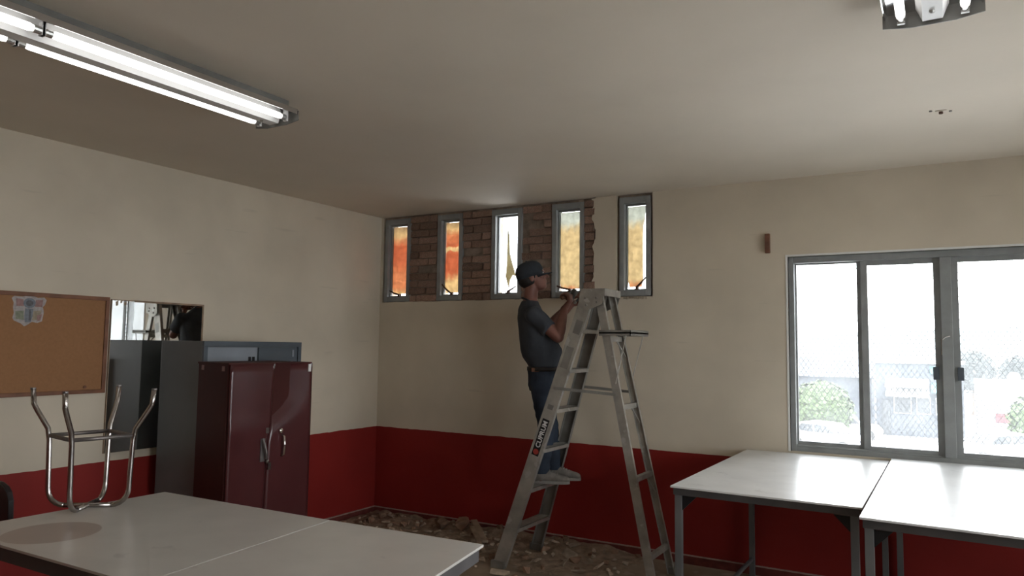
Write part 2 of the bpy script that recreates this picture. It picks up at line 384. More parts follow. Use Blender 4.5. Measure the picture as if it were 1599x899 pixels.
# back wall: plaster skin y 0..0.03, core y 0.03..0.2, holes for windows, bare brick field
WINS = [(.044, .35), (.665, .945), (1.256, 1.560), (1.853, 2.150), (2.461, 2.722)]
WZ0, WZ1 = 1.985, 2.776
BW = (3.738, 5.665, .878, 2.236)
def wall_cells(bm, xs, zs, solid, y0, y1):
    for i in range(len(xs)-1):
        for j in range(len(zs)-1):
            if solid((xs[i]+xs[i+1])/2, (zs[j]+zs[j+1])/2): bx(bm, xs[i], xs[i+1], y0, y1, zs[j], zs[j+1])
xs = sorted({0, RX, BW[0], BW[1], 2.255, 2.44, 2.74, .02} | {a for p in WINS for a in p})
zs = [0, BW[2], 1.978, WZ0, BW[3], WZ1, H]
zs = sorted(set(zs))
def hole(x, z):
    if BW[0] < x < BW[1] and BW[2] < z < BW[3]: return True
    return any(a < x < b and WZ0 < z < WZ1 for a, b in WINS)
bm = B(); wall_cells(bm, xs, zs, lambda x, z: not hole(x, z) and not ((.02 < x < 2.255 or 2.44 < x < 2.74) and z > 1.978), 0, .03)
# ragged broken plaster tongue between the brick field and the fifth window, and along the sill
z = 1.978; poly = [V((2.24, 0, 1.978))]
pts = []
while z < H:
    pts.append(V((2.218 + .045*noise.noise(V((3.1, 0, z*7))) + .022*noise.noise(V((1.1, 5, z*31))) + .02*math.sin((z-1.98)*3.6), 0, z))); z += .028
pts = [p if p.x > 2.152 else V((2.152, 0, p.z)) for p in pts]
for a, b in zip(pts, pts[1:]): prism(bm, [a, V((2.256, 0, a.z)), V((2.256, 0, min(b.z, H))), V((b.x, 0, min(b.z, H)))], (0, .03, 0)) if a.x < 2.25 and b.x < 2.25 else None
bmesh.ops.remove_doubles(bm, verts=bm.verts[:], dist=1e-5)
back = struct('wall_back', bm, M['wall'], 'cream wall with red lower band and narrow windows over bare brick', origin=(0, 0, 0))
bm = B(); wall_cells(bm, xs, zs, lambda x, z: not hole(x, z), .03, .2)
part('mortar_bed', bm, M['mortar'], back, 'rough brown mortar exposed between the narrow windows', origin=(0, 0, 0))
# bricks
bvars = []
for k in range(4):
    bm = B(); bx(bm, -.5, .5, -.5, .5, -.5, .5)
    bmesh.ops.subdivide_edges(bm, edges=bm.edges[:], cuts=1, use_grid_fill=True)
    for v in bm.verts: v.co += V((random.uniform(-.02, .02), random.uniform(-.10, .10), random.uniform(-.06, .06)))
    me = bpy.data.meshes.new('brick'); bmesh.ops.recalc_face_normals(bm, faces=bm.faces[:]); bm.to_mesh(me); bm.free(); me.materials.append(M['brick']); bvars.append(me)
def brick(x0, x1, z0, z1):
    o = bpy.data.objects.new('brick', random.choice(bvars)); COL.objects.link(o); o.parent = back
    d = random.uniform(.018, .034)
    o.scale = (x1-x0, .05, z1-z0); o.location = ((x0+x1)/2, .03+.025-d+random.uniform(-.003, .003), (z0+z1)/2)
    o.rotation_euler = (random.uniform(-.03, .03), random.uniform(-.012, .012), random.uniform(-.03, .03))
secs = [(.352, .662), (.948, 1.253), (1.563, 1.850), (2.152, 2.245)]
ch = .0675; nrow = 12
for si, (a, b) in enumerate(secs):
    for r in range(nrow):
        z0 = 1.982 + r*ch; z1 = min(z0+ch-.011, H-.004)
        if si == 3:
            brick(a+.002, b+random.uniform(-.006, .006), z0, z1); continue
        cut = a + (b-a)*(.68 if (r+si) % 2 else .30) + random.uniform(-.02, .02)
        for q0, q1 in ((a+.004, cut-.006), (cut+.006, b-.004)):
            if random.random() < .07: continue
            brick(q0, q1, z0, z1)
# plaster ledge lip at the bottom of the brick field
bm = B()
x = .02
while x < 2.25:
    w_ = random.uniform(.05, .12); x1 = min(2.25, x+w_)
    bx(bm, x, x1, -.002, .03, 1.966+random.uniform(-.003, .002), 1.979+random.uniform(-.002, .003)); x = x1
struct('trim_1', bm, M['wall'], 'broken plaster ledge under the brick band')
# narrow chip crumbs on the ledge under window five
bm = B()
for i in range(9): bx(bm, 2.5+i*.022, 2.518+i*.022, -.008, .004, 1.962+random.uniform(-.006, .004), 1.98)
struct('trim_2', bm, M['plaster_edge'], 'chipped plaster below the rightmost narrow window')
# plaster bevel round the big window, the light on it painted as white
bm = B(); a, b, c, d = BW
bx(bm, a-.014, a, -.004, .03, c, d+.014); bx(bm, a, b, -.004, .03, d, d+.014); bx(bm, b, b+.014, -.004, .03, c, d+.014)
struct('trim_3', bm, M['white_reveal'], 'thin plaster edge round the large window, painted white as if lit')
# white exterior reveals of the big window
bm = B(); bx(bm, a-.3, a+.002, .2, .30, c-.2, d+.2); bx(bm, b-.002, b+.3, .2, .30, c-.2, d+.2)
struct('trim_4', bm, M['white_reveal'], 'white outer reveal of the large window')
# baseboards
bm = B(); bx(bm, 0, RX, -.012, 0, 0, .058); ob = struct('baseboard_back', bm, M['baseboard'], 'dusty red baseboard under the back wall')
bm = B(); bx(bm, 0, RX, -.014, 0, .058, .066); part('top_edge', bm, M['ledge'], ob)
bm = B(); bx(bm, 0, .012, RY, -.012, 0, .058); ob = struct('baseboard_left', bm, M['baseboard'], 'dusty red baseboard under the left wall')
bm = B(); bx(bm, 0, .014, RY, -.012, .058, .066); part('top_edge', bm, M['ledge'], ob)

# ------------------------------------------------------------------ narrow windows
OR = (.50, .235, .145); OR2 = (.55, .31, .19); CRM = (.60, .48, .31); TAN = (.46, .36, .24); WH = (.54, .55, .50); YEL = (.56, .475, .33)
PK = .85
PM = [paper_mat('rust_stained_paper', [(0, CRM), (.10, OR2), (.30, OR2), (.5, OR), (.72, OR), (.88, CRM), (1, TAN)], PK),
      paper_mat('orange_banded_paper', [(0, CRM), (.18, CRM), (.30, OR), (.58, OR), (.60, CRM), (.645, CRM), (.665, OR), (.82, OR2), (.92, CRM), (1, TAN)], PK),
      paper_mat('torn_brown_paper', [(0, (.34, .29, .19)), (1, (.33, .31, .23))], PK),
      paper_mat('yellowed_paper', [(0, OR2), (.06, YEL), (.75, YEL), (.88, WH), (1, WH)], PK),
      paper_mat('cream_paper', [(0, OR2), (.10, YEL), (.72, YEL), (.86, WH), (1, WH)], PK)]
wl = ['narrow grey framed window with rust orange paper, next to the corner', 'narrow grey window with orange paper crossed by one pale band', 'narrow grey window with clear bright glass and a torn paper scrap',
      'narrow grey window with yellowed paper, behind the ladder top', 'narrow grey window with cream paper, set apart on the right']
for i, (x0, x1) in enumerate(WINS):
    fy = .004 if i in (0, 1, 3) else .0
    bm = B(); rect_ring(bm, x0, x1, WZ0, WZ1, .040, .040, .05, .046, fy, .078); 
    wo = struct('window_%d' % (i+1), bm, M['grey_frame'], wl[i], bevel=.003)
    gx0, gx1, gz0, gz1 = x0+.040, x1-.040, WZ0+.046, WZ1-.05
    bm = B(); rect_ring(bm, gx0, gx1, gz0, gz1, .010, .010, .014, .012, .045, .074); part('sash', bm, M['grey_frame'], wo)
    bm = B(); bx(bm, gx0+.006, gx1-.006, .066, .070, gz0+.006, gz1-.006); part('pane', bm, M['glass_small'], wo, 'dirty glass pane')
    cx, cz = (gx0+gx1)/2, (gz0+gz1)/2
    # paper remnant behind the pane
    bm = B(); hw, hh = (gx1-gx0)/2-.017, (gz1-gz0)/2
    if i == 2:
        sh = [(-.01, .22), (.005, .15), (.008, .02), (.022, -.05), (.04, -.12), (.05, -.17), (.03, -.16), (.012, -.2), (.006, -.27), (-.004, -.24), (-.02, -.17), (-.012, -.05), (-.012, .1)]
        prism(bm, [V((cx+p*1.5-.018, .078, cz+q*1.12)) for p, q in sh], (0, .0012, 0))
    else:
        L_, R_ = [], []
        for k in range(13):
            t = k/12; zz = cz - hh + .03 + (2*hh-.045)*t
            jl = .010*noise.noise(V((i*3.3, 0, t*3))); jr = .010*noise.noise(V((i*7.1, 4, t*3)))
            if i == 4: jl += .0; jr -= .016 + .010*(1-t) - (.012 if t > .8 else 0)
            if i == 0: jr -= .018*max(0, .5-t)
            cut = .012*max(0, (1-t*12))
            L_.append(V((cx-hw+jl+cut-.012, .078, zz))); R_.append(V((cx+hw+jr-cut-.006, .078, zz)))
        prism(bm, L_ + R_[::-1], (0, .0012, 0))
    part('paper_remnant', bm, PM[i], wo, origin=(cx, .078, cz))
    # rusty latch at the foot of the pane
    bm = B(); bx(bm, cx-.006, cx+.014, .030, .062, gz0-.006, gz0+.03); bx(bm, cx-.012, cx+.020, .024, .04, gz0+.0, gz0+.012)
    A_, L__ = [(2.75, .10), (2.4, .12), (.42, .10), (2.85, .11), (.75, .13)][i]
    tube(bm, [V((cx+.004, .026, gz0+.022)), V((cx+.004+.5*L__*math.cos(A_), .018, gz0+.022+.5*L__*math.sin(A_)-.004)), V((cx+.004+L__*math.cos(A_), .014, gz0+.022+L__*math.sin(A_)))], [.009, .008, .006], 8)
    part('latch', bm, M['rust'], wo, 'rusty latch handle')

# ------------------------------------------------------------------ large window
a, b, c, d = BW
bm = B(); rect_ring(bm, a, b, c, d, .036, .036, .046, .03, .02, .10)
bm2 = bm; bx(bm2, a+.036, b-.036, .03, .09, c+.03, c+.042)
w6 = struct('window_6', bm, M['grey_frame'], 'large grey sliding window looking on to the bright street', bevel=.003)
panels = [(3.776, 4.205, .070), (4.200, 4.672, .045), (4.728, 5.200, .045), (5.195, 5.627, .070)]
for i, (p0, p1, y) in enumerate(panels):
    z0, z1 = c+.040, d-.044
    if i in (1, 2): z1 -= .002
    bl = .008 if i == 0 else .042; br = .008 if i == 3 else .042
    if i == 0: br = .032
    if i == 3: bl = .032
    bt = .012 if i in (0, 3) else .034
    bm = B(); rect_ring(bm, p0, p1, z0, z1, bl, br, bt, .026, y, y+.022); sash = part('sash', bm, M['grey_frame'], w6, bevel=.002)
    bm = B(); bx(bm, p0+bl-.004, p1-br+.004, y+.009, y+.013, z0+.022, z1-bt+.004); part('pane', bm, M['glass'], sash)
    if i in (1, 2):
        hx = p1-.020 if i == 1 else p0+.004
        bm = B(); s = -1 if i == 1 else 1
        xx = (p1-.058, p1-.022) if i == 1 else (p0+.022, p0+.058)
        bx(bm, xx[0], xx[1], y-.018, y, 1.398, 1.482); part('pull', bm, M['locker_dark'], sash, 'dark grey sash pull', bevel=.003)
bm = B(); bx(bm, 4.668, 4.732, .012, .075, c+.03, d-.046); bx(bm, 4.640, 4.760, .072, .092, c+.03, d-.046); part('meeting_post', bm, M['grey_frame'], w6, bevel=.004)
bm = B(); bx(bm, 4.664, 4.682, .02, .045, 1.56, 1.66); tube(bm, [V((4.672, .018, 1.655)), V((4.69, .004, 1.672)), V((4.715, .0, 1.68))], .0045, 6); part('catch', bm, M['chrome'], w6, 'small metal catch')
# diamond wire mesh outside the panes
bm = B(); y = .17; cw, chh, rw = .034, .026, .0016
nx = int((b-a)/cw)+1; nz = int((d-c)/chh)+1
for j in range(nz):
    for i in range(nx):
        x0 = a + (i + (.5 if j % 2 else 0))*cw; z0 = c + j*chh
        for s in (-1, 1):
            p = V((x0, y, z0)); q = V((x0+s*cw/2, y, z0+chh)); dd = (q-p).normalized(); n_ = V((dd.z, 0, -dd.x))*rw
            m_ = p.lerp(q, .5)
            if not (a < m_.x < b and c < m_.z < d): continue
            vs_ = [bm.verts.new(v) for v in (p-n_, p+n_, q+n_, q-n_)]
            bm.faces.new(vs_)
o = part('wire_mesh', bm, M['wire'], w6, 'wire mesh guard outside the panes'); o['kind'] = 'stuff'

# ------------------------------------------------------------------ fluorescent fixtures
def fixture(x, y_far, y_near, label, drop=.034):
    L = y_far - y_near
    zc = H - drop; t = thing('fluorescent_fixture', (x, (y_far+y_near)/2, H-.001), label, 'ceiling light', 'twin tube ceiling lights')
    hw = .150
    # mirror reflector wings (shallow gull-wing section) as thin sheet
    bm = B()
    sec = [(-hw, -.018), (-hw+.004, -.018), (-hw+.012, -.004), (-.06, -.004), (.06, -.004), (hw-.012, -.004), (hw-.004, -.018), (hw, -.018), (hw, .008), (-hw, .008)]
    prism(bm, [V((x+p, y_far-.004, zc+q)) for p, q in sec], (0, -(L-.008), 0)); part('reflector', bm, M['reflector'], t)
    bm = B(); bx(bm, x-.09, x+.09, y_near+.01, y_far-.01, zc+.008, H-.001); part('mounting_channel', bm, M['endplate'], t)
    bm = B(); sec = [(-.050, -.004), (-.030, -.052), (.030, -.052), (.050, -.004)]
    prism(bm, [V((x+p, y_far-.02, zc+q)) for p, q in sec], (0, -(L-.04), 0)); part('spine', bm, M['spine'], t)
    for ye, s in ((y_far, -1), (y_near, 1)):
        bm = B(); sec = [(-hw-.004, 0), (-hw-.004, -.048), (-.07, -.060), (.07, -.060), (hw+.004, -.048), (hw+.004, 0)]
        prism(bm, [V((x+p, ye, zc+q)) for p, q in sec], (0, s*.004, 0)); part('end_plate', bm, M['endplate'], t)
    bm = B(); ellip(bm, (x, y_far-.10, zc-.054), (.009, 0, 0), (0, .009, 0), (0, 0, .008), 10, 6); part('cover_screw', bm, M['tubecap'], t)
    ntube = max(1, round(L/1.23)); tl = (L-.05)/ntube
    for k in range(ntube):
        y1 = y_far - .03 - k*tl
        for s in (-1, 1):
            xx, zz = x+s*.095, zc-.035
            bm = B(); tube(bm, [V((xx, y1-.030, zz)), V((xx, y1-.046, zz)), V((xx, y1-tl+.046, zz)), V((xx, y1-tl+.030, zz))], [.010, .0150, .0150, .010], 14)
            tb = part('tube', bm, M['tube'], t, 'lit white fluorescent tube', smooth=False)
            bm = B()
            for ya, yb in ((y1-.006, y1-.033), (y1-tl+.006, y1-tl+.033)): tube(bm, [V((xx, ya, zz)), V((xx, yb, zz))], .0150, 12)
            part('tube_cap', bm, M['tubecap'], tb)
            bm = B()
            for ya in (y1-.002, y1-tl+.002): bx(bm, xx-.012, xx+.012, ya-.006, ya+.006, zz-.018, zc-.004)
            part('lamp_holder', bm, M['spine'], t)
    return t
fixture(1.768, -2.900, -5.270, 'long lit twin tube ceiling light running above the corkboard and cabinets', .060)
fixture(4.678, -2.62, -4.99, 'lit twin tube ceiling light with mirror reflector above the window tables')
# old mount remains on the ceiling
t = thing('ceiling_mount', (4.70, -1.204, H), 'small broken mounting remains on the bare ceiling beyond the mirror reflector light', 'mount')
bm = B(); bx(bm, 4.675, 4.725, -1.23, -1.19, H-.004, H); part('plate', bm, M['ceiling'], t)
bm = B(); tube(bm, [V((4.70, -1.21, H-.001)), V((4.70, -1.21, H-.014))], .010, 10); part('stub', bm, M['rust'], t)
for px_, py_ in ((4.655, -1.24), (4.742, -1.20)):
    bm = B(); tube(bm, [V((px_, py_, H-.0005)), V((px_, py_, H-.006))], .007, 8); part('anchor', bm, M['oldchrome2'], t)

# ------------------------------------------------------------------ left wall things
# cork board
y0, y1, z0, z1 = -4.05, -2.672, 1.246, 1.860
t = thing('cork_board', (0, (y0+y1)/2, z0), 'brown framed cork noticeboard hung beside the mirror', 'noticeboard')
bm = B(); bx(bm, .001, .012, y0+.02, y1-.02, z0+.02, z1-.02); part('cork_panel', bm, M['cork'], t)
for q in ((y0, y1, z1-.024, z1), (y0, y1, z0, z0+.024), (y0, y0+.024, z0+.024, z1-.024), (y1-.024, y1, z0+.024, z1-.024)):
    bm = B(); bx(bm, .001, .022, q[0], q[1], q[2], q[3]); part('frame_rail', bm, M['corkframe'], t, bevel=.003)
bm = B(); tube(bm, [V((.012, -2.80, 1.288)), V((.018, -2.80, 1.288))], .010, 10); part('stain_stud', bm, M['wood'], t)
# paper crest pinned on the board
ec_y, ec_z = -3.155, 1.745
def P(u, v): return V((.0125, ec_y+u, ec_z+v))
t = thing('paper_crest', (.0125, ec_y, ec_z-.09), 'small coloured paper crest pinned on the corkboard', 'paper emblem')
pal = {'pw': (.42, .38, .37), 'pr': (.33, .20, .19), 'pg': (.24, .26, .19), 'py': (.34, .29, .21), 'pb': (.20, .22, .25), 'pd': (.12, .12, .13)}
for k, v in pal.items(): M[k] = mat('paper_'+k, v, .8, var=.2, scale=60)
def flat(name, poly, m, d, lab=None):
    bm = B(); prism(bm, [P(u, v)+V((d, 0, 0)) for u, v in poly], (.0006, 0, 0)); part(name, bm, M[m], t, lab)
shield = [(-.098, .075), (-.085, .088), (-.04, .086), (-.02, .092), (.02, .092), (.045, .084), (.082, .088), (.096, .072), (.088, .045), (.076, .03), (.084, .0), (.080, -.028), (.076, -.055), (.05, -.066), (.02, -.06), (-.01, -.082), (-.022, -.088), (-.04, -.072), (-.08, -.055), (-.088, -.04), (-.082, -.01), (-.088, .02), (-.086, .05)]
flat('paper', shield, 'pw', 0)
flat('red_field', [(-.075, .075), (-.035, .07), (-.03, .03), (-.07, .03)], 'pr', .0008)
flat('red_field', [(.035, .07), (.075, .075), (.072, .03), (.03, .03)], 'pr', .0008)
flat('green_field', [(-.075, .0), (-.03, .005), (-.025, -.05), (-.07, -.045)], 'pg', .0008)
flat('lower_field', [(.025, .005), (.07, .01), (.066, -.045), (.02, -.05)], 'py', .0008)
flat('red_corner', [(.045, -.02), (.074, -.012), (.066, -.05), (.05, -.055)], 'pr', .0014)
flat('seal', [(-.0+.034*math.cos(k*PI/8), .050+.030*math.sin(k*PI/8)) for k in range(16)], 'pb', .0016)
flat('seal_rim', [(.020*math.cos(k*PI/8), .050+.018*math.sin(k*PI/8)) for k in range(16)], 'pd', .0024)
flat('figure', [(-.022, .018), (.022, .018), (.020, -.03), (.012, -.06), (-.02, -.065), (-.024, -.03)], 'pb', .0016)
flat('figure_stripe', [(.0, .012), (.008, .012), (.012, -.052), (.0, -.052)], 'pd', .0024)
# mirror
t = thing('wall_mirror', (0, -2.315, .858), 'large frameless mirror on the wall behind the grey locker', 'mirror')
bm = B(); bx(bm, .001, .012, -2.656, -1.967, .858, 1.849); part('mirror_backing', bm, M['mirroredge'], t)
bm = B(); bx(bm, .0125, .018, -2.654, -1.977, .860, 1.842); part('mirror_glass', bm, M['mirror'], t)
bm = B(); bx(bm, .0122, .022, -2.50, -1.967, 1.838, 1.850); bx(bm, .0122, .022, -1.977, -1.967, .86, 1.838); part('edge_strip', bm, M['mirroredge'], t, 'worn brown edge strip')
# damaged tape pieces on the mirror
bm = B()
for (ya, za, w_, h_) in ((-2.630, 1.806, .014, .036), (-2.60, 1.825, .012, .018), (-2.575, 1.815, .016, .022)):
    prism(bm, [V((.0182, ya, za)), V((.0182, ya+w_, za+.004)), V((.0182, ya+w_*1.1, za+h_)), V((.0182, ya-.002, za+h_*.8))], (.0006, 0, 0))
part('sticker_scrap', bm, M['oldwood'], t, 'torn sticker scraps near the top left corner')

# grey locker
lx0, lx1, ly0, ly1, lz = .125, .565, -2.362, -1.525, 1.586
t = thing('grey_locker', ((lx0+lx1)/2, (ly0+ly1)/2, 0), 'tall grey steel locker standing behind the maroon cabinet', 'locker')
bm = B(); bx(bm, lx0, lx1-.02, ly0, ly1, 0, lz); part('carcass', bm, M['locker'], t, bevel=.004)
bm = B(); rect_ring_args = None
for q in ((ly0, ly1, lz-.035, lz), (ly0, ly0+.03, .0, lz-.035), (ly1-.03, ly1, .0, lz-.035), (ly0+.03, ly1-.03, 0, .10), (ly0+.03, ly1-.03, 1.385, 1.410)):
    bx(bm, lx1-.02, lx1, q[0], q[1], q[2], q[3])
part('front_frame', bm, M['locker_dark'], t, bevel=.002)
ym = -1.925
for q, mm_ in (((ly0+.034, ym-.004), 'locker_pale'), ((ym+.012, ly1-.034), 'locker_dark')):
    bm = B(); bx(bm, lx1-.018, lx1-.006, q[0], q[1], 1.412, lz-.040); dd = part('door', bm, M[mm_], t, bevel=.002)
    bm = B()
    if mm_ == 'locker_pale':
        for k in range(2): bx(bm, lx1-.006, lx1-.004, q[1]-.075+k*.032, q[1]-.052+k*.032, 1.452, 1.482)
        part('vent_slot', bm, M['seam'], dd)
    else:
        bx(bm, lx1-.006, lx1-.004, q[1]-.05, q[1]-.035, 1.48, 1.53); part('label_holder', bm, M['locker_pale'], dd)
    bm = B(); bx(bm, lx1-.018, lx1-.008, q[0], q[1], .104, 1.382); part('door', bm, M['locker'], t, bevel=.002)

# maroon cabinet
cx0, cx1, cz = .60, 1.0, 1.455
cy0, cy1 = -2.505, -1.842
t = thing('maroon_cabinet', ((cx0+cx1)/2, (cy0+cy1)/2, 0), 'dented glossy maroon two door metal cabinet in front of the grey locker', 'cabinet')
# left side leans a little: the rear edge stands nearer the corner
bm = B(); prism(bm, [V((cx0, cy0+.085, 0)), V((cx1-.018, cy0, 0)), V((cx1-.018, cy1, 0)), V((cx0, cy1+.02, 0))], (0, 0, cz-.012)); part('carcass', bm, M['maroon_dark'], t)
bm = B(); prism(bm, [V((cx0-.004, cy0+.08, cz-.012)), V((cx1-.005, cy0-.004, cz-.012)), V((cx1-.005, cy1+.004, cz-.012)), V((cx0-.004, cy1+.02, cz-.012))], (0, 0, .012)); part('top_panel', bm, M['maroon_dark'], t)
def door_sheet(poly, bulge, name, seed, segs=14):
    # curved sheet between left and right edge polylines given as (y_left(z), y_right(z))
    bm = B(); nz_ = 26; grid = []
    for j in range(nz_+1):
        zz = .05 + (cz-.058)*j/nz_; row = []
        yl, yr = poly(zz)
        for i in range(segs+1):
            s = i/segs; yy = yl + (yr-yl)*s
            row.append((V((cx1 + bulge(s, zz), yy, zz))))
        grid.append(row)
    F_ = [[bm.verts.new(p) for p in r] for r in grid]; Bk = [[bm.verts.new(p - V((.014, 0, 0))) for p in r] for r in grid]
    for j in range(nz_):
        for i in range(segs):
            bm.faces.new((F_[j][i], F_[j][i+1], F_[j+1][i+1], F_[j+1][i])); bm.faces.new((Bk[j][i], Bk[j+1][i], Bk[j+1][i+1], Bk[j][i+1]))
    for j in range(nz_):
        for i, rev in ((0, 0), (segs, 1)): bm.faces.new((F_[j][i], F_[j+1][i], Bk[j+1][i], Bk[j][i]))
    for i in range(segs):
        for j in (0, nz_): bm.faces.new((F_[j][i], F_[j][i+1], Bk[j][i+1], Bk[j][i]))
    return part(name, bm, M['maroon'], t, smooth=True)
def seam_y(zz):
    k = [(0, -2.225), (.95, -2.205), (1.03, -2.19), (1.09, -2.178), (1.455, -2.163)]
    for (za, ya), (zb, yb) in zip(k, k[1:]):
        if za <= zz <= zb: return ya + (yb-ya)*(zz-za)/(zb-za)
    return k[-1][1]
def bl_(s, z): # left door: creased outward above handle height
    cr = math.exp(-((z-1.05)/.05)**2)*.006; return .004 + cr + .014*max(0, (z-1.05))*s*1.2 + .004*math.sin(5*s+4*z)*s*(1-s)*4
def br_(s, z): # right door: upper half pushed in below a slanting crease
    k = (z - 1.03 - .13*s)/.16; k = max(0, min(1, k)); k = k*k*(3-2*k)
    return .006 - .050*(1-s)*k + .003*math.sin(PI*s)
dl = door_sheet(lambda z: (cy0+.004, seam_y(z)-.003), bl_, 'door', 1)
dr = door_sheet(lambda z: (seam_y(z)+.003, cy1-.003), br_, 'door', 2)
bm = B(); tube(bm, [V((cx1+.012, -2.092, .995)), V((cx1+.028, -2.090, .985)), V((cx1+.032, -2.088, .93)), V((cx1+.028, -2.090, .875)), V((cx1+.010, -2.092, .862))], .008, 8)
ellip(bm, (cx1+.014, -2.104, 1.022), (.008, 0, 0), (0, .016, 0), (0, 0, .016), 12, 8); part('handle', bm, M['chrome'], dr, 'chrome pull handle', smooth=True)
bm = B(); bx(bm, cx1+.006, cx1+.012, -2.262, -2.228, .845, .985)
tube(bm, [V((cx1+.012, -2.25, .985)), V((cx1+.030, -2.248, .95)), V((cx1+.034, -2.236, .90)), V((cx1+.024, -2.225, .86))], [.009, .009, .008, .007], 8)
part('handle', bm, M['oldchrome2'], dl, 'loose twisted handle', bevel=0)
bm = B(); ellip(bm, (cx1+.018, -2.212, .842), (.010, 0, 0), (0, .014, 0), (0, 0, .014), 10, 6); bx(bm, cx1+.008, cx1+.02, -2.205, -2.182, .79, .835); bx(bm, cx1+.004, cx1+.012, -2.225, -2.20, 1.015, 1.05); part('lock_plate', bm, M['oldchrome'], dl, 'bent metal lock plate')
bm = B(); bx(bm, cx1-.018+.0181, cx1+.0192-.015, -1.895, -1.865, 1.385, 1.44)
bm.free()
bm = B(); bx(bm, cx1-.020, cx1-.012, -1.873, -1.850, 1.40, 1.447); bm.free()
bm = B(); bx(bm, cx1+.002, cx1+.006, -1.880, -1.856, 1.392, 1.442); part('paper_label', bm, M['white'], dr, 'small white label')
bm = B(); dxy = V((cx1-.018-cx0, -.085, 0)).normalized(); nn = V((dxy.y, -dxy.x, 0))
for s in (.04, .315):
    p = V((cx0, cy0+.085, 0)) + dxy*s; q = p + dxy*.035
    prism(bm, [p+V((0, 0, 1.405)), q+V((0, 0, 1.405)), q+V((0, 0, 1.435)), p+V((0, 0, 1.435))], nn*.0012)
part('tape_piece', bm, M['pr'], t, 'small pink tape pieces')

# ------------------------------------------------------------------ work tables
def work_table(name, quad, z, th, label, legs, group, m='top', brace=True, inset=.035):
    # quad: four (x,y) corners FL, FR, BR, BL of the top
    cxm = sum(q[0] for q in quad)/4; cym = sum(q[1] for q in quad)/4
    t = thing(name, (cxm, cym, 0), label, 'table', group)
    bm = B(); prism(bm, [V((x, y, z-.009)) for x, y in quad], (0, 0, .009)); part('tabletop', bm, M[m], t, bevel=.001)
    c0 = V((cxm, cym, 0))
    def ins(q, k): 
        d = V((q[0], q[1], 0)) - c0; return V((q[0]-math.copysign(k, d.x), q[1]-math.copysign(k, d.y), 0))
    I = [ins(q, .012) for q in quad]
    for i in range(4):
        a_, b_ = I[i], I[(i+1) % 4]; d = (b_-a_).normalized(); n_ = V((-d.y, d.x, 0))*.03
        bm = B(); prism(bm, [a_+V((0, 0, z-.009-th)), b_+V((0, 0, z-.009-th)), b_-V((0, 0, -z+.0095)), a_-V((0, 0, -z+.0095))], n_); part('apron_rail', bm, M['apron'], t)
    for i in legs:
        p = ins(quad[i], inset)
        bm = B(); bx(bm, p.x-.0175, p.x+.0175, p.y-.0175, p.y+.0175, 0, z-.009-.004); lg = part('leg', bm, M['leg'], t, bevel=.002)
        bm = B(); sx = 1 if p.x < cxm else -1
        prism(bm, [p+V((sx*.0175, 0, z-.02-th+.004)), p+V((sx*.0175, 0, z-.02-th-.07)), p+V((sx*.09, 0, z-.02-th+.004))], (0, .012, 0)); part('gusset', bm, M['black'], lg)
    if brace:
        P_ = [ins(q, inset) for q in quad]
        for i, j in ((0, 3), (1, 2)):
            if i in legs and j in legs:
                bm = B(); tube(bm, [P_[i]+V((0, .0, .12)), P_[j]+V((0, 0, .12))], .014, 8); part('stretcher', bm, M['leg'], t)
        bm = B(); a_ = P_[0].lerp(P_[3], .62)+V((0, 0, .12)); b_ = P_[1].lerp(P_[2], .62)+V((0, 0, .12)); tube(bm, [a_, b_], .013, 8); part('stretcher', bm, M['leg'], t)
    return t
work_table('work_table', [(3.432, -1.69), (4.338, -1.715), (4.352, -.03), (3.447, -.025)], .868, .036, 'white topped work table under the large window, next to the ladder', (0, 1, 2, 3), 'white topped work tables')
work_table('work_table', [(4.352, -2.005), (5.62, -2.06), (5.64, -.02), (4.366, -.015)], .8835, .036, 'white topped work table under the large window, farther from the ladder and slightly higher', (0, 1, 2, 3), 'white topped work tables')
work_table('work_table', [(1.452, -4.10), (2.609, -4.095), (2.510, -3.203), (1.458, -3.217)], .866, .050, 'white topped work table carrying the upturned stool, with a darker round patch', (0, 1, 2, 3), 'white topped work tables', 'top_with_disc')
work_table('work_table', [(2.612, -4.095), (3.392, -4.09), (3.228, -3.172), (2.513, -3.202)], .866, .050, 'white topped work table butted against the one with the round patch, pointing at the ladder', (0, 1, 2, 3), 'white topped work tables', 'top_left', True, .085)

# ------------------------------------------------------------------ upturned stool frame on the left table
sc = V((1.490, -3.604, .866)); rot = .0
t = thing('stool_frame', sc, 'upturned chrome tube stool frame without seat on the table with the round patch', 'stool')
# four legs on a square: left, near, right, far
right = V((.4995, .8663, 0)); dep = V((-.8663, .4995, 0))
cor = [right*(.172*math.cos(math.radians(q))) + dep*(.172*math.sin(math.radians(q))) for q in (156, 246, 336, 66)]
R_ = .0105; zr = .305; ztip = .505
def leg_path(cr, down=True, bend=True):
    o_ = cr.normalized(); base = cr*.96
    p = []
    rb = .07
    if bend:
        for k in range(7):
            a_ = PI/2*k/6; p.append(sc + base - o_*rb*(1-math.sin(a_)) + V((0, 0, R_ + rb*(1-math.cos(a_)))))
    else: p.append(sc + base + V((0, 0, R_)))
    p += [sc + cr + V((0, 0, zr-.02)), sc + cr + o_*.008 + V((0, 0, zr+.03)), sc + cr + o_*.055 + V((0, 0, zr+.105)), sc + cr + o_*.072 + V((0, 0, zr+.135)), sc + cr + o_*.078 + V((0, 0, ztip))]
    return p
for k, cr in enumerate(cor):
    bm = B(); tube(bm, leg_path(cr), R_, 12); lg = part('leg', bm, M['oldchrome'], t, smooth=True)
    bm = B(); q = sc + cr + cr.normalized()*.078 + V((0, 0, ztip-.003)); tube(bm, [q, q+V((0, 0, .006))], R_*1.05, 12); part('leg_tip', bm, M['oldchrome2'], lg)
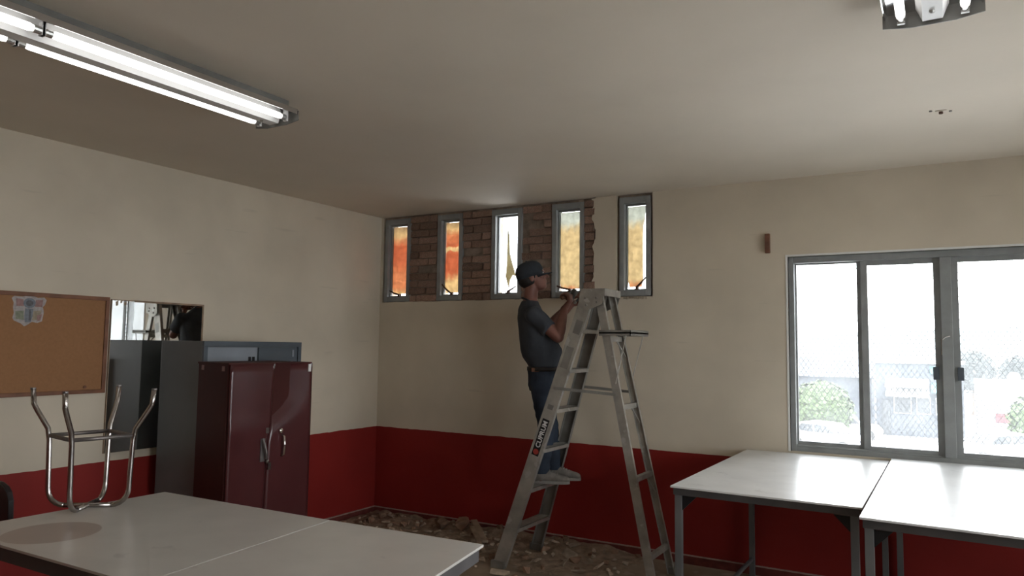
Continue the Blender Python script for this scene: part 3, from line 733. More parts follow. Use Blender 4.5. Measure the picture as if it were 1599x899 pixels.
for i, j in ((0, 2), (1, 3)):
    a_ = sc + cor[i]*.96 - cor[i].normalized()*.068; b_ = sc + cor[j]*.96 - cor[j].normalized()*.068; dz = R_ if i == 0 else R_+.0
    bm = B(); tube(bm, [a_+V((0, 0, dz)), b_+V((0, 0, dz))], R_, 12); part('seat_bar', bm, M['oldchrome'], t, smooth=True)
for i in range(4):
    a_, b_ = cor[i], cor[(i+1) % 4]
    bm = B(); tube(bm, [sc+a_+V((0, 0, zr)), sc+b_+V((0, 0, zr))], .0085, 10); part('ring_bar', bm, M['oldchrome2'], t, smooth=True)

# ------------------------------------------------------------------ black chair at the left edge
kx, ky = .775, -3.885
t = thing('black_chair', (kx, ky, 0), 'black plastic chair with rounded back behind the white table with the round patch', 'chair')
bm = B(); bx(bm, kx-.22, kx+.22, ky-.22, ky+.2, .43, .455); part('seat', bm, M['plastic'], t, bevel=.01)
bm = B(); q = []
for k in range(20):
    a_ = 2*PI*k/20; cs, sn = math.cos(a_), math.sin(a_)
    q.append(V((kx+.02+.2*math.copysign(abs(cs)**.6, cs), ky+.21, .77+.155*math.copysign(abs(sn)**.6, sn))))
prism(bm, q, (0, .025, 0)); part('backrest', bm, M['plastic'], t, bevel=.006)
for sx in (-.19, .19):
    for sy in (-.19, .19):
        bm = B(); tube(bm, [V((kx+sx, ky+sy, .432)), V((kx+sx*1.06, ky+sy*1.06, 0))], .011, 8); part('leg', bm, M['oldchrome2'], t)
    bm = B(); tube(bm, [V((kx+sx*.6, ky+.19, .44)), V((kx+sx*.6, ky+.222, .66))], .011, 8); part('back_support', bm, M['oldchrome2'], t)

# ------------------------------------------------------------------ wall peg
bm = B(); bx(bm, 3.588, 3.622, -.03, 0, 2.268, 2.408); tag(mk('wooden_wall_block', bm, M['wood'], bevel=.004), 'small brown wooden block fixed to the wall above the window corner', 'block')

# ------------------------------------------------------------------ step ladder
t = thing('step_ladder', (2.45, -.52, 0), 'scuffed aluminium step ladder standing open on the rubble', 'ladder')
FN0, FN1 = V((1.885, -.845, 0)), V((2.508, -.675, 1.985))
FF0, FF1 = V((1.895, -.290, 0)), V((2.512, -.440, 1.985))
RN0, RN1 = V((2.985, -.700, 0)), V((2.575, -.668, 1.96))
RF0, RF1 = V((2.985, -.300, 0)), V((2.585, -.440, 1.96))
def rail(name, a_, b_, w_, fl, side, m, lab=None):
    # C channel: web faces sideways, flanges point to the ladder's middle
    d = (b_-a_).normalized(); n_ = V((0, side, 0)); n_ = (n_ - d*n_.dot(d)).normalized(); e = d.cross(n_).normalized()*(w_/2)
    if e.x < 0: e = -e
    bm = B(); th = .003
    prism(bm, [a_-e, a_+e, b_+e, b_-e], n_*th)
    en = e.normalized()*th
    for s in (-1, 1):
        p0, p1 = a_+e*s, b_+e*s
        prism(bm, [p0, p0-en*s, p1-en*s, p1], -n_*fl)
    return part(name, bm, m, t, lab)
fn = rail('front_rail', FN0, FN1, .098, .028, -1, M['alu'])
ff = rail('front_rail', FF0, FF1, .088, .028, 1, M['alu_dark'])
rn = rail('rear_rail', RN0, RN1, .058, .022, -1, M['alu'])
rf = rail('rear_rail', RF0, RF1, .050, .022, 1, M['alu'])
for k in range(1, 7):
    z = .2845*k; s = z/1.985
    p, q = FN0.lerp(FN1, s), FF0.lerp(FF1, s); p = p + V((0, .004, 0)); q = q - V((0, .004, 0))
    bm = B(); bx(bm, p.x-.048, p.x+.050, p.y, q.y, z-.004, z); bx(bm, p.x-.048, p.x-.044, p.y, q.y, z-.030, z); bx(bm, p.x+.046, p.x+.050, p.y, q.y, z-.030, z)
    for g in range(5): bx(bm, p.x-.038+g*.018, p.x-.032+g*.018, p.y, q.y, z, z+.0015)
    part('step', bm, M['alu'], t)
for k, z in enumerate((.19, .69, 1.17, 1.64)):
    s = z/1.96; p, q = RN0.lerp(RN1, s), RF0.lerp(RF1, s)
    bm = B(); bx(bm, p.x-.012, p.x+.020, p.y, q.y, z-.020, z+.016); rg = part('rear_rung', bm, M['alu'], t, bevel=.002)
    if k:
        bm = B()
        for (pp, sg) in ((p, 1), (q, -1)):
            lo = (RN0.lerp(RN1, (z-.13)/1.96) if sg == 1 else RF0.lerp(RF1, (z-.13)/1.96))
            tube(bm, [V((p.x+.006, pp.y+sg*.085, z-.018)), V((lo.x+.006, lo.y+sg*.004, lo.z))], .005, 6)
        part('rung_brace', bm, M['alu'], rg)
# feet shoes
for p, nm in ((FN0, 'a'), (FF0, 'b'), (RN0, 'c'), (RF0, 'd')):
    w_ = .056 if p.x < 2.4 else .036
    bm = B(); bx(bm, p.x-w_, p.x+w_, p.y-.016, p.y+.016, 0, .05); part('foot', bm, M['alu_dark'], t, bevel=.004)
# top cap
bm = B(); bx(bm, 2.452, 2.640, -.705, -.410, 1.972, 1.992); bx(bm, 2.452, 2.640, -.705, -.698, 1.935, 1.975); bx(bm, 2.452, 2.640, -.417, -.410, 1.935, 1.975); bx(bm, 2.634, 2.640, -.705, -.410, 1.940, 1.975)
part('top_cap', bm, M['alu'], t, bevel=.003)
# gusset plates near the hinge
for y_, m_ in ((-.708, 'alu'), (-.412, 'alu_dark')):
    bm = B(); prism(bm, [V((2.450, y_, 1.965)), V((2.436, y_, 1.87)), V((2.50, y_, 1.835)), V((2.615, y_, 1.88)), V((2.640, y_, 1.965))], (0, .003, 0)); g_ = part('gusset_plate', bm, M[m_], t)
    bm = B()
    for (bx_, bz_) in ((2.49, 1.925), (2.575, 1.925), (2.50, 1.875), (2.58, 1.895)):
        tube(bm, [V((bx_, y_+.003, bz_)), V((bx_, y_-.006, bz_))], .008, 8)
    part('bolt', bm, M['alu_dark'], g_)
# spreader bars
for (yf, yr) in ((-.755, -.69), (-.372, -.335)):
    a_ = V((2.27, yf, 1.285)); b_ = V((2.715, yr, 1.255)); d = (b_-a_)
    bm = B(); e = V((0, 0, .010)); prism(bm, [a_-e, b_-e, b_+e, a_+e], (0, .004, 0)); part('spreader_bar', bm, M['alu_dark'], t)
# bucket shelf on the rear side
bm = B(); bx(bm, 2.60, 2.835, -.715, -.36, 1.675, 1.685); bx(bm, 2.83, 2.835, -.715, -.36, 1.66, 1.70); bx(bm, 2.60, 2.835, -.715, -.710, 1.66, 1.70); bx(bm, 2.60, 2.835, -.365, -.36, 1.66, 1.70)
sh = part('bucket_shelf', bm, M['alu_dark'], t)
bm = B(); tube(bm, [V((2.80, -.70, 1.675)), V((2.72, -.70, 1.33))], .004, 6); tube(bm, [V((2.80, -.37, 1.675)), V((2.70, -.345, 1.33))], .004, 6); part('shelf_strut', bm, M['alu'], sh)
bm = B(); bx(bm, 2.63, 2.72, -.62, -.50, 1.685, 1.70); part('shelf_lip', bm, M['alu'], sh)
# sticker with lettering on the near front rail
d = (FN1-FN0).normalized(); nz_ = V((0, -1, 0)); nz_ = (nz_ - d*nz_.dot(d)).normalized(); yv = nz_.cross(d).normalized()
def on_rail(s, w_, off): return FN0 + d*s + yv*w_ + nz_*off
def rail_patch(s0, s1, w0, w1, off, m, name, par, lab=None):
    bm = B(); prism(bm, [on_rail(s0, w0, off), on_rail(s1, w0, off), on_rail(s1, w1, off), on_rail(s0, w1, off)], nz_*.0006); return part(name, bm, M[m], par, lab)
st = rail_patch(.845, 1.115, -.026, .030, .0035, 'black', 'sticker', fn, 'black sticker with white capitals')
fc = bpy.data.curves.new('lettering', 'FONT'); fc.body = 'CUPRUM'; fc.size = .052; fc.extrude = .0003; fc.space_character = 1.02; fc.offset = .0012
fo = bpy.data.objects.new('lettering_tmp', fc); COL.objects.link(fo)
dg = bpy.context.evaluated_depsgraph_get(); dg.update(); me = bpy.data.meshes.new_from_object(fo.evaluated_get(dg)); bpy.data.objects.remove(fo)
bm = B(); bm.from_mesh(me); bpy.data.meshes.remove(me)
w_ = max(v.co.x for v in bm.verts)
for v in bm.verts:
    p = v.co.copy(); v.co = on_rail(.905 + p.x*(.195/w_), -.016+p.y*.98, .0046 + p.z)
part('lettering', bm, M['white'], st, 'white capital letters')
bm = B(); c0 = on_rail(.873, .002, .0044); q = [c0 + d*(.020*math.cos(k*PI/8)) + yv*(.022*math.sin(k*PI/8)) for k in range(16)]; prism(bm, q, nz_*.0006); part('red_logo', bm, M['redprint'], st, 'round red logo')
rail_patch(1.19, 1.225, -.02, .024, .0035, 'endplate', 'worn_label', fn, 'small grey worn label')
rail_patch(1.50, 1.66, -.030, .030, .0035, 'alu_dark', 'worn_label', fn, 'faded instruction label')
rail_patch(1.76, 1.86, -.036, .020, .0035, 'endplate', 'worn_label', fn, 'faded instruction label')

# ------------------------------------------------------------------ the worker
O = V((2.020, -.500, 0)); FU = V((.8628, .5055, 0)); NV = V((-.5055, .8628, 0)); ZU = V((0, 0, 1))
def W(u, v, z): return O + FU*u + NV*v + ZU*z
man = thing('person', V((2.08, -.50, .5722)), 'man in dark t-shirt, jeans and cap working on the ladder', 'person')
def RG(u, v, z, du, dv, tilt=0):
    s = FU*math.cos(tilt)+ZU*math.sin(tilt); return (W(u, v, z), s*du, NV*dv)
HT = .30   # head tipped back
hc = W(-.062, 0, 2.105); hf = FU*math.cos(HT)+ZU*math.sin(HT); hu = ZU*math.cos(HT)-FU*math.sin(HT)
def HD(f, v, u): return hc + hf*f + NV*v + hu*u
bm = B()
# skull, face, jaw
ellip(bm, HD(-.012, 0, .02), hf*.098, NV*.075, hu*.098, 24, 16)
ellip(bm, HD(.030, 0, -.035), hf*.066, NV*.062, hu*.078, 20, 12)
ellip(bm, HD(.048, 0, -.085), hf*.040, NV*.040, hu*.030, 16, 10)      # chin
ellip(bm, HD(.082, 0, .030), hf*.018, NV*.050, hu*.016, 14, 8)        # brow
capsule(bm, HD(.090, 0, .018), .009, HD(.112, 0, -.022), .013)        # nose
capsule(bm, HD(.098, .010, -.026), .008, HD(.098, -.010, -.026), .008)
ellip(bm, HD(.085, 0, -.052), hf*.014, NV*.024, hu*.007, 12, 8)       # upper lip
ellip(bm, HD(.082, 0, -.066), hf*.014, NV*.021, hu*.008, 12, 8)       # lower lip
for s in (-1, 1):
    ellip(bm, HD(.062, s*.040, -.012), hf*.030, NV*.022, hu*.022, 12, 8)   # cheek
    ellip(bm, HD(-.012, s*.077, -.005), hf*.018, NV*.009, hu*.032, 12, 8)  # ear
# neck and torso
loft(bm, [RG(-.075, 0, 1.90, .062, .066), RG(-.078, 0, 1.95, .055, .057), RG(-.072, 0, 2.0, .054, .055), RG(-.06, 0, 2.06, .056, .055)], 18)
loft(bm, [RG(.02, 0, 1.28, .10, .145), RG(.025, 0, 1.40, .105, .145), RG(.012, 0, 1.55, .125, .155), RG(-.03, 0, 1.68, .11, .165), RG(-.065, 0, 1.80, .092, .165), RG(-.08, 0, 1.88, .07, .11), RG(-.078, 0, 1.93, .055, .065)], 24)
shR, elR, wrR = W(-.055, -.178, 1.815), W(.122, -.235, 1.650), W(.172, -.150, 1.858)
shL, elL, wrL = W(-.045, .178, 1.815), W(.085, .330, 1.735), W(.262, .285, 1.925)
for a_, e_, w_ in ((shR, elR, wrR), (shL, elL, wrL)):
    capsule(bm, a_, .056, e_, .043); capsule(bm, a_.lerp(e_, .5), .049, e_, .044)
    m_ = e_.lerp(w_, .32); capsule(bm, e_, .043, m_, .045); capsule(bm, m_, .045, w_, .029)
# legs inside the jeans
hipR, knR, anR = W(.01, -.085, 1.30), W(.052, -.092, .985), W(.018, -.090, .655)
hipL, knL, anL = W(.015, .075, 1.30), W(.085, .080, .985), W(.118, .085, .655)
for a_, k_, n_ in ((hipR, knR, anR), (hipL, knL, anL)):
    capsule(bm, a_, .075, k_, .050); m_ = k_.lerp(n_, .3); capsule(bm, k_, .050, m_, .053); capsule(bm, m_, .053, n_, .035); capsule(bm, n_, .036, n_-V((0, 0, .045)), .036)
# hands: palm, four curled fingers and a thumb round the tool handle
def fist(c, ax, pd, wrist):
    ax = ax.normalized(); pd = (pd - ax*pd.dot(ax)).normalized(); q = ax.cross(pd).normalized()
    if (wrist-c).dot(q) > 0: q = -q           # fingers leave away from the wrist
    pc = c + pd*.034 - q*.012
    loft(bm, [(pc - ax*.040, q*.030, pd*.012), (pc - ax*.018, q*.037, pd*.016), (pc + ax*.016, q*.037, pd*.016), (pc + ax*.040, q*.029, pd*.013)], 14)
    capsule(bm, pc - q*.020, .018, wrist, .027)
    for k, (off, Lf) in enumerate(((-.0345, .85), (-.0115, 1.0), (.0115, 1.05), (.0345, .95))):
        pts_ = []
        for ang in (62, 20, -30, -30-62*Lf):
            r_ = .031 if ang > 0 else .027
            a_ = math.radians(ang); pts_.append(c + ax*off + pd*(r_*math.sin(a_)) + q*(r_*math.cos(a_)))
        rr = [.0105, .0100, .0092, .0082]
        for i in range(3): capsule(bm, pts_[i], rr[i], pts_[i+1], rr[i+1], 10, 3)
    th0 = pc - q*.022 + ax*.030; th1 = c - q*.028 + ax*.052 + pd*.006; th2 = c + q*.002 + ax*.050 - pd*.024
    capsule(bm, th0, .014, th1, .0115, 10, 3); capsule(bm, th1, .0115, th2, .009, 10, 3)
hR = W(.182, -.105, 1.950); hL = W(.322, .262, 1.972)
hamAx = (W(.270, .120, 1.985) - hR).normalized()
chTip = V((2.170, .022, 2.052)); chAx = (chTip - hL).normalized()
fist(hR, hamAx, FU*.7 - NV*.5 + ZU*.1, wrR)
fist(hL, chAx, FU*.9 - NV*.1 - ZU*.2, wrL)
body = mk('body', bm, M['skin'], man); remesh(body, .0048, 3)
body['label'] = 'head, neck, arms and hands of the man'
# eyes
for s in (-1, 1):
    bm = B(); ellip(bm, HD(.079, s*.030, .008), hf*.0125, NV*.0125, hu*.010, 12, 8); part('eye', bm, M['eye'], man, smooth=True)
    bm = B(); ellip(bm, HD(.0885, s*.030, .008), hf*.004, NV*.005, hu*.005, 10, 6); part('iris', bm, M['hair'], man, smooth=True)
    bm = B(); capsule(bm, HD(.094, s*.014, .034), .005, HD(.082, s*.050, .032), .004, 8, 3); part('eyebrow', bm, M['hair'], man, smooth=True)
# hair below the cap
bm = B()
ellip(bm, HD(-.036, 0, -.012), hf*.080, NV*.078, hu*.062, 22, 12)
for s in (-1, 1): capsule(bm, HD(.016, s*.073, .03), .010, HD(.014, s*.072, -.008), .006)
ha = mk('hair', bm, M['hair'], man); remesh(ha, .006, 2)
# cap
bm = B(); cc = HD(-.012, 0, .035); n = 28
prof = [(-.030, 1.0), (0, 1.015), (.030, .99), (.058, .90), (.078, .72), (.090, .45), (.095, .15)]
rs = []
for hgt, k in prof:
    rs.append([bm.verts.new(cc + hu*hgt + hf*(.108*k*math.cos(2*PI*i/n)) + NV*(.086*k*math.sin(2*PI*i/n))) for i in range(n)])
skin_rings(bm, rs)
cp = mk('cap', bm, M['cap'], man, smooth=True); cp['label'] = 'dark navy baseball cap'
bm = B(); top_, bot_ = [], []
for j in range(7):
    row = []
    for i in range(13):
        a_ = -PI*.36 + PI*.72*i/12; k = 1 + j/6*(.62*math.cos(a_*1.25))
        p = cc + hu*(-.026 - .010*(j/6) - .012*(math.sin(a_)**2)*(j/6)) + hf*(.104*k*math.cos(a_)) + NV*(.082*math.sin(a_)*(1+.06*j/6))
        row.append(p)
    top_.append(row)
T_ = [[bm.verts.new(p) for p in r] for r in top_]; Bo = [[bm.verts.new(p - hu*.004) for p in r] for r in top_]
for j in range(6):
    for i in range(12):
        bm.faces.new((T_[j][i], T_[j][i+1], T_[j+1][i+1], T_[j+1][i])); bm.faces.new((Bo[j][i], Bo[j+1][i], Bo[j+1][i+1], Bo[j][i+1]))
for i in range(12):
    for j in (0, 6): bm.faces.new((T_[j][i], T_[j][i+1], Bo[j][i+1], Bo[j][i]))
for j in range(6):
    for i in (0, 12): bm.faces.new((T_[j][i], T_[j+1][i], Bo[j+1][i], Bo[j][i]))
part('visor', bm, M['cap'], cp, smooth=True)
bm = B(); ellip(bm, cc+hu*.097, hf*.007, NV*.007, hu*.004, 10, 6); part('cap_button', bm, M['cap'], cp)
# t-shirt
bm = B()
loft(bm, [RG(.026, 0, 1.425, .118, .165), RG(.026, 0, 1.445, .124, .168), RG(.016, 0, 1.50, .148, .176), RG(.008, 0, 1.56, .160, .180), RG(-.012, 0, 1.63, .146, .182), RG(-.042, 0, 1.72, .126, .188), RG(-.068, 0, 1.80, .108, .190), RG(-.080, 0, 1.86, .088, .160), RG(-.080, 0, 1.90, .070, .105), RG(-.078, 0, 1.925, .063, .075)], 28)
for a_, e_, k in ((shR, elR, .66), (shL, elL, .66)):
    capsule(bm, a_+V((0, 0, -.004)), .068, a_.lerp(e_, k*.5), .066); 
    dd = (e_-a_).normalized(); s_, t_ = frame_of(dd)
    loft(bm, [(a_, s_*.064, t_*.064), (a_.lerp(e_, k*.6), s_*.067, t_*.067), (a_.lerp(e_, k), s_*.070, t_*.066)], 16)
shirt = mk('tshirt', bm, M['shirt'], man); remesh(shirt, .009, 5)
dm = shirt.data
for v in dm.vertices:
    p = v.co; k = noise.noise(V((p.x*14, p.y*14, p.z*7)))*.006 + noise.noise(V((p.x*5+p.z*6, p.y*5, p.z*9)))*.007
    v.co += v.normal*k
shirt['label'] = 'loose charcoal t-shirt with short sleeves'
bm = B(); rg = []
for k in range(24):
    a_ = 2*PI*k/24; rg.append(W(-.076+.064*math.cos(a_), .068*math.sin(a_), 1.918 - .030*math.cos(a_)))
tube(bm, rg+[rg[0]], .0065, 8); part('collar', bm, M['shirt'], shirt, smooth=True)
# jeans
bm = B()
loft(bm, [RG(.022, 0, 1.24, .098, .165), RG(.018, 0, 1.30, .104, .166), RG(.020, 0, 1.38, .112, .160), RG(.024, 0, 1.435, .112, .152)], 26)
for a_, k_, n_ in ((hipR, knR, anR), (hipL, knL, anL)):
    loft(bm, [(a_+V((0, 0, .02)), FU*.092, NV*.082), (a_.lerp(k_, .5), FU*.080, NV*.074), (k_, FU*.066, NV*.062), (k_.lerp(n_, .35), FU*.066, NV*.060), (k_.lerp(n_, .8), FU*.058, NV*.054), (n_ - V((0, 0, .012)), FU*.060, NV*.055)], 20)
jn = mk('jeans', bm, M['jeans'], man); remesh(jn, .009, 5)
for v in jn.data.vertices:
    p = v.co; v.co += v.normal*(noise.noise(V((p.x*11, p.y*11, p.z*24)))*.006 + noise.noise(V((p.x*20, p.y*20, p.z*40)))*.002)
jn['label'] = 'dark blue jeans'
bm = B(); rg = [(RG(.022, 0, 1.395, .119, .166)), RG(.022, 0, 1.425, .119, .165)]; loft(bm, rg, 30); part('belt', bm, M['belt'], man, 'brown leather belt', smooth=True)
bm = B(); c_ = W(-.062, -.125, 1.39); prism(bm, [c_, c_+FU*.055-NV*.018, c_+FU*.055-NV*.018+V((0, 0, .028)), c_+V((0, 0, .028))], (NV*-.006-FU*.004)); part('belt_pouch', bm, M['wood'], man, 'small brown leather patch at the belt')
# shoes
for n_, yaw in ((anR, -.10), (anL, -.25)):
    fd = (FU*math.cos(yaw) + NV*math.sin(yaw)); sd = NV*math.cos(yaw) - FU*math.sin(yaw); zb = .5722
    hl = V((n_.x, n_.y, 0)) - fd*.045
    bm = B()
    def ST(f, w_, h_, z_): return (hl + fd*f + V((0, 0, z_)), sd*w_, V((0, 0, 1))*h_)
    loft(bm, [ST(-.012, .022, .022, zb+.038), ST(.0, .034, .040, zb+.050), ST(.05, .040, .052, zb+.060), ST(.10, .042, .044, zb+.054), ST(.15, .046, .034, zb+.044), ST(.20, .046, .027, zb+.038), ST(.235, .036, .022, zb+.034), ST(.252, .018, .012, zb+.028)], 18)
    capsule(bm, V((n_.x, n_.y, zb+.075)), .046, V((n_.x, n_.y, zb+.055)), .046)
    sh = mk('shoe', bm, M['shoe'], man); remesh(sh, .006, 3)
    bm = B(); q = [hl + fd*(.12+.135*math.cos(2*PI*k/22)) + sd*((.040+.008*math.cos(2*PI*k/22))*math.sin(2*PI*k/22)) + V((0, 0, zb)) for k in range(22)]
    prism(bm, q, (0, 0, .022)); part('sole', bm, M['sole'], sh)
    bm = B()
    for k in range(4):
        p_ = hl + fd*(.105+.02*k) + V((0, 0, zb+.097-.008*k)); tube(bm, [p_-sd*.024-V((0, 0, .006)), p_+V((0, 0, .003)), p_+sd*.024-V((0, 0, .006))], .0028, 6)
    part('laces', bm, M['sole'], sh)

# tools
t = thing('hammer', hR, 'small club hammer held in the raised hand of the man', 'hammer')
ha0, ha1 = hR - hamAx*.075, hR + hamAx*.205
bm = B(); tube(bm, [ha0, ha1], [.0135, .0105], 10); part('handle', bm, M['wood'], t, smooth=True)
hx = (chAx - hamAx*chAx.dot(hamAx)).normalized()
bm = B(); hh_ = hR + hamAx*.198; tube(bm, [hh_ - hx*.052, hh_ - hx*.044, hh_ + hx*.044, hh_ + hx*.052], [.017, .021, .021, .017], 10); part('head', bm, M['iron'], t, 'steel hammer head')
t = thing('chisel', hL, 'steel chisel held against the brick edge by the man', 'chisel')
c0 = hL - chAx*.085
bm = B(); tube(bm, [c0, hL + chAx*.12], .0088, 8); part('shank', bm, M['iron'], t)
sx_, tx_ = frame_of(chAx); Lc = (chTip-hL).length
bm = B(); e1 = hL + chAx*.12; e2 = chTip
prism(bm, [e1-sx_*.009-tx_*.004, e1+sx_*.009-tx_*.004, e2+sx_*.012-tx_*.0015, e2-sx_*.012-tx_*.0015], tx_*.006); part('blade', bm, M['iron'], t)
bm = B(); tube(bm, [c0-chAx*.004, c0+chAx*.006], .0125, 10); part('striking_cap', bm, M['alu'], t)

# ------------------------------------------------------------------ rubble below the brick band
def mound(x, y):
    d = -y
    k = max(0, 1 - d/.95)*max(0, min(1, (2.75-x)/.6))*max(0, min(1, x/.05+.3))
    for a_, b_ in ((1.885, -.845), (1.895, -.29), (2.985, -.7), (2.985, -.3)):
        k *= max(0, min(1, (math.hypot(x-a_, y-b_)-.085)/.09))
    return max(0.0, k*(.050 + .045*noise.noise(V((x*2.3, y*3.1, 1))) + .022*noise.noise(V((x*9, y*9, 4))) + .010*noise.noise(V((x*24, y*24, 9)))) - .006)
bm = B(); nx, ny = 130, 52; gv = []
for j in range(ny+1):
    for i in range(nx+1):
        x = .014 + 2.8*i/nx; y = -.015 - 1.0*j/ny; gv.append(bm.verts.new((x, y, mound(x, y)+.0005)))
for j in range(ny):
    for i in range(nx):
        a_ = j*(nx+1)+i; bm.faces.new((gv[a_], gv[a_+1], gv[a_+nx+2], gv[a_+nx+1]))
bmesh.ops.delete(bm, geom=[f for f in bm.faces if max(v.co.z for v in f.verts) < .0008], context='FACES')
o = mk('rubble_dust', bm, M['dust'], smooth=True); tag(o, 'brown dust and fine rubble along the foot of the brick wall', 'rubble', kind='stuff')
def chunk(seed, sx, sy, sz, n=11):
    r = random.Random(seed); bm = B()
    for k in range(n):
        v = V((r.uniform(-1, 1), r.uniform(-1, 1), r.uniform(-1, 1))); v = v/max(abs(v.x), abs(v.y), abs(v.z))*r.uniform(.8, 1)
        bm.verts.new((v.x*sx, v.y*sy, v.z*sz))
    res = bmesh.ops.convex_hull(bm, input=bm.verts[:])
    bmesh.ops.delete(bm, geom=[g for g in bm.verts if not g.link_faces], context='VERTS')
    bmesh.ops.recalc_face_normals(bm, faces=bm.faces[:])
    me = bpy.data.meshes.new('chunk'); bm.to_mesh(me); bm.free(); return me
kinds = [('plaster_slab', [chunk(s, .05, .035, .009) for s in (11, 12, 13, 14)], 'chunk_plaster', 'flat pale plaster fragment lying in the rubble below the narrow windows', 'plaster fragment', 'plaster fragments in the rubble'),
         ('brick_fragment', [chunk(s, .036, .030, .022) for s in (21, 22, 23, 24)], 'chunk_brick', 'broken brown brick fragment lying in the rubble below the narrow windows', 'brick fragment', 'brick fragments in the rubble'),
         ('mortar_lump', [chunk(s, .022, .02, .015) for s in (31, 32, 33)], 'chunk_plaster', 'small pale lump of mortar in the rubble below the narrow windows', 'mortar lump', 'mortar lumps in the rubble')]
for nm, ms, mt, *_ in kinds:
    for me in ms: me.name = nm; me.materials.append(M[mt])
rr = random.Random(5)
spots = []
def put(kind, x, y, s, rz=None, tilt=.35):
    nm, ms, mt, lab, cat, grp = kinds[kind]
    o = bpy.data.objects.new(nm, rr.choice(ms)); COL.objects.link(o)
    hz = max(v.co.z for v in o.data.vertices)*s
    o.scale = (s*rr.uniform(.8, 1.25), s*rr.uniform(.8, 1.2), s); o.rotation_euler = (rr.uniform(-tilt, tilt), rr.uniform(-tilt, tilt), rr.uniform(0, 6.28) if rz is None else rz)
    rx, ry = o.rotation_euler[0], o.rotation_euler[1]
    bpy.context.view_layer.update()
    mw = o.rotation_euler.to_matrix() @ Matrix.Diagonal(o.scale)
    lo = min((mw @ v.co).z for v in o.data.vertices)
    o.location = (x, y, max(.0005, mound(x, y)) - lo - .002*s)
    if o.location.z + lo < .0005: o.location.z = .0006 - lo
    big = s > 1.08 and kind < 2
    zone = 'between the ladder feet' if x > 1.9 and y > -.85 else ('in front of the ladder' if x > 1.9 else ('by the corner of the room' if x < .75 else 'beside the board offcut'))
    tag(o, lab.replace('in the rubble below the narrow windows', 'in the rubble ' + zone).replace('flat ', 'large flat ' if big else 'flat ').replace('broken ', 'large broken ' if big else 'broken '), cat, grp)
legs_xy = [(1.885, -.845), (1.895, -.29), (2.985, -.7), (2.985, -.3)]
def free(x, y, r):
    if any(abs(x-a_) < .09+r and abs(y-b_) < .05+r for a_, b_ in legs_xy): return False
    return all((x-a_)**2+(y-b_)**2 > (r+q)**2*.85 for a_, b_, q in spots)
# a few large pieces seen in the photograph
for kind, x, y, s in ((0, 2.20, -.35, 1.25), (0, 2.27, -.55, 1.2), (1, 2.30, -.44, 1.3), (0, 2.06, -.62, 1.3), (0, 2.42, -.66, 1.3), (1, 1.15, -.22, 1.7), (1, 1.0, -.28, 1.5), (1, .86, -.16, 1.3), (0, 1.98, -.98, 1.2), (0, 2.16, -.18, 1.1), (1, 2.02, -.40, 1.2), (0, 2.52, -.50, 1.0)):
    if free(x, y, .04*s): spots.append((x, y, .04*s)); put(kind, x, y, s)
n_ = 0; tries = 0
while n_ < 150 and tries < 4000:
    tries += 1
    x = rr.uniform(.12, 2.75); y = -.06 - abs(rr.gauss(0, .42))
    if y < -1.05: continue
    kind = rr.choices((0, 1, 2), (3, 3, 4))[0]; s = rr.uniform(.5, 1.05) if kind < 2 else rr.uniform(.5, 1.1)
    r_ = (.045, .036, .022)[kind]*s
    if not free(x, y, r_): continue
    spots.append((x, y, r_)); put(kind, x, y, s); n_ += 1
# timber offcut leaning at the wall foot
bm = B(); a_, b_ = V((1.16, -.06, .085)), V((1.50, -.42, .035)); d = (b_-a_).normalized(); s_, t_ = frame_of(d)
prism(bm, [a_-s_*.028-t_*.010, a_+s_*.028-t_*.010, a_+s_*.028+t_*.010, a_-s_*.028+t_*.010], b_-a_)
tag(mk('timber_offcut', bm, M['oldwood'], bevel=.003), 'wide dusty board offcut lying across the rubble beside the ladder foot', 'board')
bm = B(); a_, b_ = V((1.30, -.30, .10)), V((1.62, -.62, .016)); d = (b_-a_).normalized(); s_, t_ = frame_of(d)
prism(bm, [a_-s_*.018-t_*.008, a_+s_*.018-t_*.008, a_+s_*.018+t_*.008, a_-s_*.018+t_*.008], b_-a_)
tag(mk('timber_offcut', bm, M['oldwood'], bevel=.003), 'narrow dusty stick propped on the board beside the ladder foot', 'stick')

# ------------------------------------------------------------------ outside
GZ = -3.6
bm = B(); bx(bm, -80, 90, -160, 160, GZ-.3, GZ); tag(struct('ground_street', bm, M['asphalt'], 'pale sunlit street outside the large window'))
def foliage(bm, c, ax, ay, az, n, seed, leaf=.16):
    r = random.Random(seed)
    ellip(bm, c, V((ax*.86, 0, 0)), V((0, ay*.86, 0)), V((0, 0, az*.86)), 18, 10)
    for k in range(n):
        v = V((r.gauss(0, 1), r.gauss(0, 1), r.gauss(0, 1))).normalized(); p = V(c)+V((v.x*ax, v.y*ay, v.z*az))*r.uniform(.86, 1.02)
        s_, t_ = frame_of((v+V((r.uniform(-.5, .5), r.uniform(-.5, .5), r.uniform(-.5, .5)))).normalized()); l = leaf*r.uniform(.6, 1.3)
        bm.faces.new([bm.verts.new(p+s_*l), bm.verts.new(p+t_*l*.6), bm.verts.new(p-s_*l), bm.verts.new(p-t_*l*.6)])
def street_tree(name, x, y, rx, rz, zc, m, lab, seed, n=900):
    t = thing(name, (x, y, GZ), lab, 'tree', None)
    bm = B(); tube(bm, [V((x, y, GZ)), V((x+.05, y, (GZ+zc)/2)), V((x, y, zc))], [.16, .13, .08], 8); part('trunk', bm, M['trunk'], t)
    bm = B(); foliage(bm, (x, y, zc), rx, rx, rz, n, seed); part('crown', bm, M[m], t)
street_tree('street_tree_bush', -1.45, 39.5, 1.75, 1.62, -1.75, 'bush', 'round clipped green tree across the street behind a white car', 3, 1600)
